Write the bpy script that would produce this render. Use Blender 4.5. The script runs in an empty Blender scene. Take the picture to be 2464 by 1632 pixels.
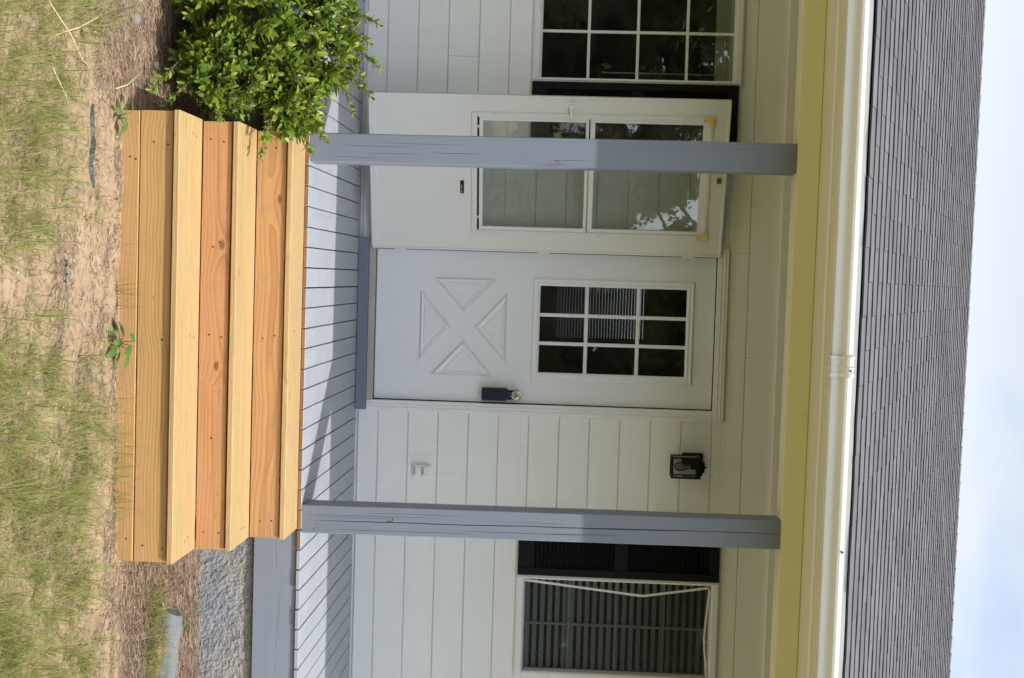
import bpy, bmesh, math, random
from mathutils import Vector, Matrix, noise
R = math.radians
random.seed(7)
sc = bpy.context.scene
COL = sc.collection

# ------------------------------------------------------------------ camera
yaw, pit, rol = 0.04713, -0.04963, 0.03276
CAM = Vector((0.15954, -7.67434, 1.30959))
fwd = Vector((math.sin(yaw) * math.cos(pit), math.cos(yaw) * math.cos(pit), math.sin(pit)))
r0 = Vector((math.cos(yaw), -math.sin(yaw), 0)); u0 = r0.cross(fwd)
right = r0 * math.cos(rol) + u0 * math.sin(rol); up = u0 * math.cos(rol) - r0 * math.sin(rol)
cd = bpy.data.cameras.new('camera'); cam = bpy.data.objects.new('camera', cd); COL.objects.link(cam)
# the photograph is stored on its side: world up points to the picture's right
M = Matrix.Identity(4)
for i, c in enumerate((up, -right, -fwd)):
    for j in range(3): M[j][i] = c[j]
M.translation = CAM
cam.matrix_world = M
cd.sensor_fit = 'HORIZONTAL'; cd.sensor_width = 36; cd.lens = 36 * 3100 / 2464
cd.clip_start = .1; cd.clip_end = 500
sc.camera = cam
def px(p):
    d = Vector(p) - CAM; z = d.dot(fwd)
    return 1232 + 3100 * d.dot(up) / z, 816 + 3100 * d.dot(right) / z

# ------------------------------------------------------------------ light
SUN_AZ, SUN_EL = R(43.5), R(54.7)          # from -Y towards +X
sdir = Vector((math.sin(SUN_AZ) * math.cos(SUN_EL), -math.cos(SUN_AZ) * math.cos(SUN_EL), math.sin(SUN_EL)))
sl = bpy.data.lights.new('sun', 'SUN'); sun = bpy.data.objects.new('sun', sl); COL.objects.link(sun)
sl.energy = 2.0; sl.angle = R(.53); sl.color = (1, .965, .91)
sun.rotation_euler = sdir.to_track_quat('Z', 'Y').to_euler(); sun.location = (8, -9, 14)
w = bpy.data.worlds.new('World'); sc.world = w; w.use_nodes = True
nt = w.node_tree; nt.nodes.clear()
wo = nt.nodes.new('ShaderNodeOutputWorld'); bg = nt.nodes.new('ShaderNodeBackground')
sky = nt.nodes.new('ShaderNodeTexSky'); sky.sky_type = 'NISHITA'; sky.sun_disc = False
sky.sun_elevation = SUN_EL; sky.sun_rotation = math.pi - SUN_AZ
sky.dust_density = 2.0; sky.air_density = 1.0
tc = nt.nodes.new('ShaderNodeTexCoord')
mp = nt.nodes.new('ShaderNodeMapping'); mp.inputs['Scale'].default_value = (1, 1, 2.2); mp.inputs['Location'].default_value = (.35, .1, .2)
nz = nt.nodes.new('ShaderNodeTexNoise'); nz.inputs['Scale'].default_value = 2.1; nz.inputs['Detail'].default_value = 7; nz.inputs['Roughness'].default_value = .52
cr = nt.nodes.new('ShaderNodeValToRGB'); cr.color_ramp.elements[0].position = .32; cr.color_ramp.elements[1].position = .47
mx = nt.nodes.new('ShaderNodeMix'); mx.data_type = 'RGBA'
# clouds: white, as bright as the sky is in that direction
lum = nt.nodes.new('ShaderNodeRGBToBW'); nt.links.new(sky.outputs[0], lum.inputs[0])
ad = nt.nodes.new('ShaderNodeVectorMath'); ad.operation = 'SCALE'; ad.inputs[0].default_value = (1.07, 1.15, 1.29)
nt.links.new(lum.outputs[0], ad.inputs['Scale']); nt.links.new(ad.outputs[0], mx.inputs[7])
nt.links.new(tc.outputs['Generated'], mp.inputs[0]); nt.links.new(mp.outputs[0], nz.inputs['Vector'])
nt.links.new(nz.outputs[0], cr.inputs[0]); nt.links.new(cr.outputs[0], mx.inputs[0])
sk2 = nt.nodes.new('ShaderNodeVectorMath'); sk2.operation = 'MULTIPLY'; sk2.inputs[1].default_value = (.95, .88, .80); nt.links.new(sky.outputs[0], sk2.inputs[0]); nt.links.new(sk2.outputs[0], mx.inputs[6]); nt.links.new(mx.outputs[2], bg.inputs[0])
bg.inputs[1].default_value = .15
nt.links.new(bg.outputs[0], wo.inputs[0])
vs = sc.view_settings; vs.view_transform = 'Standard'; vs.look = 'None'; vs.gamma = 1; vs.use_curve_mapping = False
vs.exposure = 1.06
sc.cycles.max_bounces = 12; sc.cycles.diffuse_bounces = 6; sc.cycles.transparent_max_bounces = 16

# ------------------------------------------------------------------ material helpers
class NT:
    def __init__(s, name):
        s.m = bpy.data.materials.new(name); s.m.use_nodes = True
        s.t = s.m.node_tree; s.t.nodes.clear()
        s.out = s.t.nodes.new('ShaderNodeOutputMaterial')
    def n(s, typ, ins=None, **kw):
        x = s.t.nodes.new('ShaderNode' + typ)
        for k, v in kw.items(): setattr(x, k, v)
        for k, v in (ins or {}).items(): s.set(x, k, v)
        return x
    def set(s, x, k, v):
        i = x.inputs[k]
        if hasattr(v, 'outputs'): s.t.links.new(v.outputs[0], i)
        elif isinstance(v, bpy.types.NodeSocket): s.t.links.new(v, i)
        else: i.default_value = v
    def math(s, op, a, b=0, clamp=False):
        x = s.n('Math', {0: a, 1: b}, operation=op); x.use_clamp = clamp; return x
    def ramp(s, f, *stops):
        x = s.n('ValToRGB', {0: f}); e = x.color_ramp.elements
        while len(e) < len(stops): e.new(.5)
        for k, (p, c) in enumerate(stops):
            e[k].position = p; e[k].color = (c, c, c, 1) if isinstance(c, (int, float)) else (*c, 1)
        return x
    def mix(s, f, a, b, blend='MIX'):
        x = s.n('Mix', data_type='RGBA', blend_type=blend)
        s.set(x, 0, f)
        for k, v in ((6, a), (7, b)):
            s.set(x, k, (*v, 1) if isinstance(v, tuple) and len(v) == 3 else v)
        return x.outputs[2]
    def coord(s, scale=(1, 1, 1), kind='Object', rnd=False, rot=(0, 0, 0)):
        v = s.n('TexCoord').outputs[kind]
        if rnd:
            o = s.n('ObjectInfo').outputs['Random']
            sc_ = s.n('VectorMath', {0: (17.3, 29.1, 41.7)}, operation='SCALE'); s.set(sc_, 'Scale', o)
            v = s.n('VectorMath', {0: v, 1: sc_}, operation='ADD').outputs[0]
        return s.n('Mapping', {0: v, 'Scale': scale, 'Rotation': rot}).outputs[0]
    def noise(s, v, scale, detail=4, rough=.55, dist=0):
        x = s.n('TexNoise', {'Vector': v, 'Scale': scale, 'Detail': detail, 'Roughness': rough, 'Distortion': dist}); return x.outputs[0]
    def bump(s, h, strength=.3, dist=.01, norm=None):
        x = s.n('Bump', {'Strength': strength, 'Distance': dist, 'Height': h})
        if norm: s.set(x, 'Normal', norm)
        return x.outputs[0]
    def bsdf(s, col, rough=.6, normal=None, metal=0, spec=.5, **kw):
        x = s.n('BsdfPrincipled', {'Metallic': metal, 'Specular IOR Level': spec})
        s.set(x, 'Base Color', (*col, 1) if isinstance(col, tuple) else col); s.set(x, 'Roughness', rough)
        if normal: s.set(x, 'Normal', normal)
        for k, v in kw.items(): s.set(x, k, v)
        s.t.links.new(x.outputs[0], s.out.inputs[0]); return x
MATS = {}
def plain(name, col, rough=.5, var=.06, scale=6, metal=0, spec=.5, bump=0):
    k = NT(name); c = k.coord(rnd=True); f = k.noise(c, scale, 5)
    cc = k.mix(f, tuple(x * (1 - var) for x in col), tuple(min(1, x * (1 + var)) for x in col))
    nm = k.bump(k.noise(c, 160, 3), bump, .002) if bump else None
    k.bsdf(cc, rough, nm, metal, spec); MATS[name] = k.m; return k.m
def siding_mat(name, col, grain=.35):
    k = NT(name); c = k.coord((1.6, 26, 26), rnd=True); d = k.coord((1, 1, 1))
    w_ = k.noise(c, 2.2, 6, .6, 1.6); fine = k.noise(k.coord((8, 150, 150), rnd=True), 2, 3)
    st = k.ramp(w_, (.40, 0.), (.5, 1.), (.6, .2))
    h = k.math('ADD', k.math('MULTIPLY', st, .8), k.math('MULTIPLY', fine, .4))
    dirt = k.noise(d, 1.3, 6, .65)
    drip = k.noise(k.coord((22, 22, 1.1)), 1.5, 5, .6)
    f = k.ramp(k.math('MULTIPLY', dirt, drip), (.12, 1.), (.36, 0.))
    cc = k.mix(k.math('MULTIPLY', f, .35), col, tuple(x * .86 for x in col))
    k.bsdf(cc, .5, k.bump(h, grain, .0018), spec=.35); MATS[name] = k.m; return k.m
def wood(name, light, dark, knots=1.0, freq=95):
    """plain-sawn pine: growth rings cut by the board face"""
    k = NT(name)
    rnd = k.n('ObjectInfo').outputs['Random']
    co = k.n('SeparateXYZ', {0: k.coord((1, 1, 1))})
    r7 = k.math('MULTIPLY', rnd, 37.0)
    xs = k.math('ADD', co.outputs[0], r7)
    xv = k.n('CombineXYZ', {0: k.math('MULTIPLY', xs, .9), 1: r7, 2: 0})
    n1 = k.noise(xv, 1.3, 2, .5); n2 = k.noise(xv, 4.5, 3, .5)
    # knots
    kv = k.n('CombineXYZ', {0: k.math('MULTIPLY', xs, 2.4), 1: k.math('MULTIPLY', k.math('ADD', k.math('ADD', co.outputs[1], co.outputs[2]), r7), 4.2), 2: 0})
    vo = k.n('TexVoronoi', {'Vector': kv, 'Scale': 1.0, 'Randomness': 1.0}, voronoi_dimensions='2D')
    dn = k.math('ADD', vo.outputs[0], k.math('MULTIPLY', k.math('SUBTRACT', k.noise(kv, 9, 2), .5), .05))
    pick = k.math('GREATER_THAN', k.n('SeparateColor', {0: vo.outputs[1]}).outputs[0], .68); size = k.math('ADD', .45, k.n('SeparateColor', {0: vo.outputs[1]}).outputs[1])
    dn = k.math('DIVIDE', dn, size)
    kn = k.math('MULTIPLY', k.ramp(dn, (.016, 1.), (.036, .6), (.05, 0.)), pick); halo = k.math('MULTIPLY', k.ramp(vo.outputs[0], (.03, 1.), (.36, 0.)), pick)
    bend = k.math('MULTIPLY', halo, .016)
    yy = k.math('ADD', k.math('ADD', co.outputs[1], co.outputs[2]), k.math('MULTIPLY', k.math('SUBTRACT', n1, .5), .16))
    yy = k.math('ADD', yy, k.math('SUBTRACT', k.math('MULTIPLY', rnd, 8.13), k.math('FLOOR', k.math('MULTIPLY', rnd, 8.13))))
    # distance from a pith line lying a little under the board
    per = k.math('PINGPONG', yy, .115)
    dep = k.math('ADD', .035, k.math('ADD', k.math('MULTIPLY', n2, .012), bend))
    rr = k.math('SQRT', k.math('ADD', k.math('MULTIPLY', per, per), k.math('MULTIPLY', dep, dep)))
    ring = k.math('FRACT', k.math('MULTIPLY', rr, freq))
    band = k.ramp(ring, (0, .05), (.55, .35), (.86, 1.), (.97, .7), (1, .05))
    fib = k.noise(k.n('CombineXYZ', {0: k.math('MULTIPLY', xs, 5), 1: k.math('MULTIPLY', co.outputs[1], 260), 2: k.math('MULTIPLY', co.outputs[2], 260)}), 1, 3)
    blotch = k.noise(k.n('CombineXYZ', {0: k.math('MULTIPLY', xs, 2), 1: k.math('MULTIPLY', co.outputs[1], 9), 2: k.math('MULTIPLY', co.outputs[2], 9)}), 1.5, 4)
    f = k.math('ADD', k.math('MULTIPLY', band, .85), k.math('MULTIPLY', k.math('SUBTRACT', fib, .5), .5))
    f = k.math('ADD', f, k.math('MULTIPLY', k.math('SUBTRACT', blotch, .45), .55), True)
    c1 = k.mix(f, light, dark)
    pk = k.noise(k.n('CombineXYZ', {0: k.math('MULTIPLY', xs, .8), 1: k.math('MULTIPLY', k.math('ADD', co.outputs[1], co.outputs[2]), 7), 2: r7}), 1.1, 2)
    c1 = k.mix(k.math('MULTIPLY', k.ramp(pk, (.45, 0.), (.7, 1.)), .4), c1, (.50, .27, .15))
    c1 = k.mix(k.math('MULTIPLY', kn, knots), c1, (.22, .09, .035))
    spots = k.ramp(k.noise(k.n('CombineXYZ', {0: k.math('MULTIPLY', xs, 22), 1: k.math('MULTIPLY', co.outputs[1], 60), 2: k.math('MULTIPLY', co.outputs[2], 60)}), 1.4, 2), (.68, 0.), (.76, 1.))
    c1 = k.mix(k.math('MULTIPLY', spots, .5), c1, (.25, .14, .07))
    streak = k.noise(k.n('CombineXYZ', {0: k.math('MULTIPLY', xs, 1.1), 1: k.math('MULTIPLY', k.math('ADD', co.outputs[1], co.outputs[2]), 75), 2: r7}), 1.0, 4, .6)
    c1 = k.mix(k.math('MULTIPLY', k.ramp(streak, (.52, 0.), (.68, 1.)), .45), c1, tuple(x * .72 for x in dark))
    grime = k.noise(k.n('CombineXYZ', {0: k.math('MULTIPLY', xs, 7), 1: k.math('MULTIPLY', co.outputs[1], 12), 2: k.math('MULTIPLY', co.outputs[2], 12)}), 1.6, 6, .7)
    c1 = k.mix(k.math('MULTIPLY', k.ramp(grime, (.52, 0.), (.72, 1.)), .45), c1, (.30, .215, .14))
    h = k.math('ADD', k.math('MULTIPLY', fib, .6), k.math('MULTIPLY', band, .4))
    k.bsdf(c1, .62, k.bump(h, .25, .0012), spec=.3); MATS[name] = k.m; return k.m
def painted_wood(name, col, axis='Z', crack=1.0, scuff=.3):
    """grey porch paint over weathered, checked timber"""
    k = NT(name)
    long_ = {'Z': (1, 1, .014), 'Y': (1, .014, 1), 'X': (.014, 1, 1)}[axis]
    c = k.coord(long_, rnd=True)
    fib = k.noise(c, 130, 4, .6); wav = k.noise(c, 28, 4, .6, .6)
    cv = k.noise(c, 30, 2, .5, .3)
    line = k.math('ABSOLUTE', k.math('SUBTRACT', cv, .5))
    gate = k.ramp(k.noise(k.coord(tuple(2.2 * x for x in long_), rnd=True), 2.6, 2), (.48, 0.), (.6, 1.))
    ck = k.math('MULTIPLY', k.ramp(line, (.004, 1.), (.016, 0.)), gate)
    ck = k.math('MULTIPLY', ck, crack)
    d = k.noise(k.coord((1, 1, 1), rnd=True), 5, 6, .65); s2 = k.noise(k.coord((1, 1, 1), rnd=True), 38, 4, .6)
    cc = k.mix(k.math('MULTIPLY', k.ramp(d, (.35, 0.), (.7, 1.)), scuff), col, tuple(min(1, x * 1.32) for x in col))
    cc = k.mix(k.math('MULTIPLY', k.ramp(s2, (.62, 0.), (.72, 1.)), scuff * .8), cc, tuple(x * .72 + .02 for x in col))
    cc = k.mix(k.math('MULTIPLY', k.ramp(k.noise(k.coord((1, 1, 1), rnd=True), 21, 3), (.74, 0.), (.77, 1.)), .75 * scuff), cc, (.58, .56, .5))
    cc = k.mix(ck, cc, (.018, .018, .02))
    h = k.math('SUBTRACT', k.math('ADD', k.math('MULTIPLY', fib, .35), k.math('MULTIPLY', wav, .8)), k.math('MULTIPLY', ck, 2.5))
    k.bsdf(cc, .5, k.bump(h, .5, .002), spec=.4); MATS[name] = k.m; return k.m
def cracked(name, col, cracks, knots):
    painted_wood(name, col, 'Z', .5, .18); m = MATS[name]
    k = NT.__new__(NT); k.m = m; k.t = m.node_tree; k.out = [n for n in k.t.nodes if n.type == 'OUTPUT_MATERIAL'][0]
    p = [n for n in k.t.nodes if n.type == 'BSDF_PRINCIPLED'][0]; base = p.inputs['Base Color'].links[0].from_socket
    co = k.n('SeparateXYZ', {0: k.coord()}); tot = None
    for x0, sl_, z0, z1, w_ in cracks:
        wob = k.noise(k.n('CombineXYZ', {0: x0 * 91, 1: 0, 2: co.outputs[2]}), 3.2, 4, .6)
        xc = k.math('ADD', k.math('MULTIPLY', co.outputs[2], sl_), k.math('ADD', x0, k.math('MULTIPLY', k.math('SUBTRACT', wob, .5), .012)))
        d = k.math('ABSOLUTE', k.math('SUBTRACT', co.outputs[0], xc))
        zc = k.math('ABSOLUTE', k.math('DIVIDE', k.math('SUBTRACT', co.outputs[2], (z0 + z1) / 2), (z1 - z0) / 2))
        wd = k.math('MULTIPLY', k.math('SUBTRACT', 1.0, k.math('POWER', zc, 3.0), True), k.math('MULTIPLY', k.math('ADD', .35, wob), w_))
        m_ = k.math('SUBTRACT', 1.0, k.math('DIVIDE', d, k.math('ADD', wd, .00001)), True); m_ = k.math('MULTIPLY', m_, 3.0, True)
        tot = k.math('MAXIMUM', tot, m_) if tot else m_
    for x0, z0, r_ in knots:
        dx = k.math('SUBTRACT', co.outputs[0], x0); dz = k.math('SUBTRACT', co.outputs[2], z0)
        d = k.math('SQRT', k.math('ADD', k.math('MULTIPLY', dx, dx), k.math('MULTIPLY', k.math('MULTIPLY', dz, dz), .5)))
        rg_ = k.math('ABSOLUTE', k.math('SUBTRACT', d, r_)); m_ = k.math('MULTIPLY', k.math('SUBTRACT', 1.0, k.math('DIVIDE', rg_, r_ * .35), True), k.ramp(k.noise(k.coord(), 60, 2), (.45, 0.), (.6, .9)))
        tot = k.math('MAXIMUM', tot, m_)
    k.set(p, 'Base Color', k.mix(tot, base, (.02, .02, .022)))
    old = p.inputs['Normal'].links[0].from_socket; b = k.n('Bump', {'Strength': 1.0, 'Distance': .004, 'Height': k.math('SUBTRACT', 1.0, tot)}); k.set(b, 'Normal', old); k.set(p, 'Normal', b.outputs[0])
def varied(name, stops, src='obj', rough=.5, transl=0, vein=False, spec=.5, speck=0):
    """colour picked per object or per mesh island"""
    k = NT(name)
    rnd = k.n('ObjectInfo').outputs['Random'] if src == 'obj' else k.n('NewGeometry').outputs['Random Per Island']
    n = len(stops)
    cc = k.ramp(rnd, *[(i / (n - 1), c) for i, c in enumerate(stops)]).outputs[0]
    nm = None
    if speck:
        g = k.noise(k.n('NewGeometry').outputs['Position'], 330, 2, .7)
        b = k.noise(k.n('NewGeometry').outputs['Position'], 3.1, 5, .6)
        cc = k.mix(k.math('MULTIPLY', k.ramp(g, (.35, 0.), (.7, 1.)), speck), cc, (.34, .33, .34))
        cc = k.mix(k.math('MULTIPLY', k.ramp(b, (.4, 0.), (.7, 1.)), .35), cc, (.07, .068, .075))
        nm = k.bump(g, .5, .003)
    p = k.bsdf(cc, rough, nm, spec=spec)
    if transl:
        t = k.n('BsdfTranslucent'); k.set(t, 0, k.mix(.5, cc, (.30, .42, .04)))
        m = k.n('MixShader', {0: transl, 1: p, 2: t}); k.t.links.new(m.outputs[0], k.out.inputs[0])
    MATS[name] = k.m; return k.m
def glass(name, tint=(.9, .92, .9), dirt=.04, boost=1.0):
    k = NT(name)
    fr = k.n('Fresnel', {'IOR': 1.5}); f = k.math('ADD', k.math('MULTIPLY', fr, 1.9 * boost), 0.0, True)
    wob = k.bump(k.noise(k.coord(), 2.2, 2), .04, .01)
    gl = k.n('BsdfGlossy', {'Roughness': .01, 'Normal': wob}); tr = k.n('BsdfTransparent', {0: (*tint, 1)})
    m = k.n('MixShader', {0: f, 1: tr, 2: gl})
    df = k.n('BsdfDiffuse', {0: (.5, .48, .42, 1)})
    dn = k.math('MULTIPLY', k.ramp(k.noise(k.coord(), 7, 6, .7), (.4, .15), (.75, 1.)), dirt)
    m2 = k.n('MixShader', {0: dn, 1: m, 2: df})
    k.t.links.new(m2.outputs[0], k.out.inputs[0]); MATS[name] = k.m; return k.m

siding_mat('siding', (.84, .85, .825)); siding_mat('trim', (.80, .80, .79), .12)
plain('door_paint', (.78, .80, .825), .38, .03, 3); plain('storm_paint', (.75, .745, .70), .4, .05, 3)
plain('alu_white', (.76, .76, .73), .35, .05, 8); plain('gutter_white', (.76, .77, .78), .3, .04, 3)
plain('cream', (.70, .67, .44), .55, .06, 4); plain('ceiling_paint', (.82, .74, .24), .6); siding_mat('beam_paint', (.78, .76, .52), .3)
plain('soffit_paint', (.70, .665, .50), .6, .06, 3); plain('yellowed', (.74, .56, .20), .5, .2, 20)
plain('drip_metal', (.42, .41, .38), .5, .15, 9); plain('threshold', (.42, .40, .36), .5, .25, 14); plain('shingle_edge', (.035, .034, .035), .9); plain('gap_dark', (.012, .011, .010), .8)
plain('shutter', (.010, .010, .011), .55, .3, 9, spec=.12); plain('black_metal', (.006, .006, .006), .5, .2, 20, spec=.2)
plain('navy', (.012, .024, .043), .5, .25, 14, spec=.25); plain('nickel', (.55, .53, .48), .28, .1, 9, metal=1)
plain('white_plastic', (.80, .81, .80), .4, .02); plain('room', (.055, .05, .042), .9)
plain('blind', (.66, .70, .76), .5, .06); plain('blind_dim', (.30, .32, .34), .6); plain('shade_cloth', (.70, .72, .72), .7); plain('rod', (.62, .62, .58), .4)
plain('filament', (.42, .21, .035), .5); plain('rust', (.14, .10, .07), .7); plain('screw', (.06, .055, .05), .5, metal=.6)
cracked('post_paint', (.165, .19, .235), [(1.368, -.007, .05, 1.05, .0026), (1.366, -.0075, .8, 1.75, .003), (1.370, -.012, 1.35, 2.0, .0032), (1.366, -.010, 1.85, 2.35, .002), (1.398, -.006, .75, 1.45, .0012), (1.340, -.006, .0, .7, .0010), (1.35, -.006, .05, .5, .0009), (1.41, -.006, .1, .9, .0010), (1.325, -.006, .3, .8, .0008), (1.395, -.006, 1.2, 1.6, .0012), (1.345, -.006, .9, 1.3, .0008)], [(1.350, .43, .010), (1.41, .07, .008)])
cracked('post_paint_smooth', (.165, .19, .235), [(-.42, 0, .25, .55, .0010), (-.43, 0, .58, .85, .0011), (-.455, 0, .15, .5, .0009), (-.47, 0, .35, .75, .0007), (-.40, 0, .1, .35, .0008), (-.41, 0, 1.15, 1.35, .0009)], [(-.40, 1.19, .007)])
painted_wood('deck_paint', (.315, .335, .37), 'Y', .14, .5); painted_wood('rim_paint', (.215, .24, .28), 'X', .25, .25)
painted_wood('sill_paint', (.17, .20, .245), 'X', .15, .2)
wood('pine_pale', (.51, .375, .175), (.41, .255, .095), .5, 80); wood('pine_gold', (.53, .335, .13), (.38, .20, .065), 1.0, 78)
wood('pine_red', (.54, .285, .125), (.40, .175, .065), 1.0, 74); wood('pine_riser', (.54, .31, .13), (.40, .195, .07), 1.0, 66)
wood('raw_end', (.30, .15, .065), (.17, .08, .035), 0, 200)
for s_ in ('obj', 'island'):
    varied('shingle_' + s_, [(.080, .079, .081), (.118, .117, .119), (.092, .091, .093), (.130, .129, .131), (.105, .104, .106)], s_, .9, speck=.35, spec=.2)
    varied('leaf_' + s_, [(.085, .15, .018), (.125, .205, .022), (.17, .255, .028), (.10, .175, .02), (.22, .30, .032), (.145, .225, .024), (.12, .20, .022), (.30, .31, .045), (.10, .175, .02)], s_, .38, .28, spec=.5)
varied('leaf_new', [(.22, .32, .03), (.27, .35, .035), (.17, .27, .025)], 'island', .4, .3)
varied('tree_leaf', [(.05, .07, .012), (.08, .10, .016), (.12, .125, .02)], 'island', .6, .2)
varied('grass', [(.15, .20, .038), (.19, .25, .05), (.26, .29, .075), (.14, .18, .035), (.36, .32, .12), (.23, .26, .06), (.42, .35, .16), (.30, .24, .12)], 'island', .55, .35, spec=.3)
varied('straw', [(.20, .125, .08), (.30, .20, .13), (.14, .09, .065), (.42, .30, .19), (.25, .165, .11), (.10, .065, .05)], 'island', .7)
varied('debris', [(.11, .075, .05), (.24, .16, .10), (.07, .05, .04), (.36, .27, .17), (.17, .11, .075), (.44, .34, .21)], 'island', .8)
varied('grit', [(.42, .33, .24), (.25, .19, .14), (.55, .50, .44), (.16, .12, .09), (.36, .27, .19)], 'island', .85)
varied('weed', [(.09, .19, .045), (.13, .25, .06), (.075, .16, .035)], 'obj', .45, .25)
plain('bark', (.12, .085, .06), .9, .3, 30); plain('twig', (.13, .09, .055), .8, .3, 30); plain('weed_stem', (.10, .17, .05), .6)
plain('dry_stem', (.62, .50, .27), .7, .2, 20); plain('edging', (.045, .055, .05), .6, .3, 20); plain('pale_stone', (.20, .19, .17), .8, .2, 20)
glass('window_glass'); glass('storm_glass', (.93, .95, .93), .10); glass('lamp_glass', (.88, .88, .86), .015, .6)
# insect screen
k = NT('screen'); tr = k.n('BsdfTransparent'); df = k.n('BsdfDiffuse', {0: (.05, .05, .05, 1)}); m_ = k.n('MixShader', {0: .30, 1: tr, 2: df})
k.t.links.new(m_.outputs[0], k.out.inputs[0]); MATS['screen'] = k.m
# stucco
k = NT('stucco'); c = k.coord((1, 1, 1))
a = k.noise(c, 62, 4, .55, .15); b = k.noise(c, 24, 3); f = k.noise(c, 1.7, 4, .6)
col_ = k.mix(k.ramp(f, (.42, 0.), (.6, 1.)), (.37, .345, .295), (.285, .295, .315))
col_ = k.mix(k.math('MULTIPLY', k.ramp(a, (.3, 1.), (.5, 0.)), .55), col_, (.16, .15, .14))
sz = k.n('SeparateXYZ', {0: k.n('NewGeometry').outputs['Position']}).outputs[2]
col_ = k.mix(k.math('MULTIPLY', k.ramp(k.math('ADD', k.math('MULTIPLY', k.math('ADD', sz, .56), 4.5), k.math('MULTIPLY', k.noise(c, 9, 5, .7), .5)), (.28, 1.), (.52, 0.)), .6), col_, (.27, .20, .14))
k.bsdf(col_, .9, k.bump(k.math('ADD', a, k.math('MULTIPLY', b, .5)), 1.0, .02), spec=.2); MATS['stucco'] = k.m
# sandy ground
k = NT('ground'); c = k.n('NewGeometry').outputs['Position']
a = k.noise(c, 2.4, 6, .6); b = k.noise(c, 26, 6, .7); f = k.noise(c, 240, 3, .7); g = k.noise(c, .35, 4)
cc = k.mix(k.ramp(a, (.35, 0.), (.68, 1.)), (.47, .335, .215), (.38, .27, .17))
cc = k.mix(k.math('MULTIPLY', k.ramp(b, (.50, 0.), (.64, 1.)), .8), cc, (.25, .175, .11))
big = k.noise(c, 6.5, 5, .65); cc = k.mix(k.math('MULTIPLY', k.ramp(big, (.50, 0.), (.66, 1.)), .6), cc, (.27, .19, .12))
cc = k.mix(k.math('MULTIPLY', k.ramp(f, (.38, 1.), (.5, 0.)), .45), cc, (.33, .23, .14))
cc = k.mix(k.math('MULTIPLY', k.ramp(f, (.68, 0.), (.74, 1.)), .5), cc, (.70, .60, .48))
sx = k.n('SeparateXYZ', {0: c}); far = k.ramp(k.math('MULTIPLY', sx.outputs[1], -.1), (.34, 0.), (.50, 1.))
cc = k.mix(k.math('MULTIPLY', far, k.ramp(g, (.35, .45), (.65, .95))), cc, (.235, .27, .055))
k.bsdf(cc, .95, k.bump(k.math('ADD', b, k.math('MULTIPLY', f, .4)), .7, .008), spec=.15); MATS['ground'] = k.m
# weathered log
k = NT('log'); c = k.coord((.25, 1, 1)); a = k.noise(c, 13, 6, .7, 1.2); z_ = k.n('SeparateXYZ', {0: k.coord()}).outputs[2]
cc = k.mix(k.noise(c, 60, 3), (.34, .18, .085), (.20, .125, .08))
cc = k.mix(k.ramp(k.math('ADD', k.math('MULTIPLY', z_, 2.2), k.math('MULTIPLY', a, 1.1)), (.54, 0.), (.60, 1.)), cc, (.17, .178, .19))
k.bsdf(cc, .8, k.bump(a, .6, .006)); MATS['log'] = k.m
plain('log_end', (.17, .17, .18), .85, .35, 30, bump=.5)
k = NT('log_bare'); c = k.coord((.35, 1, 1)); a = k.noise(c, 22, 6, .65, .4)
cc = k.mix(k.ramp(a, (.35, 0.), (.65, 1.)), (.34, .17, .08), (.50, .33, .22)); cc = k.mix(k.ramp(k.noise(c, 70, 4), (.55, 0.), (.7, .8)), cc, (.16, .10, .07))
k.bsdf(cc, .9, k.bump(a, .8, .008)); MATS['log_bare'] = k.m

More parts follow.
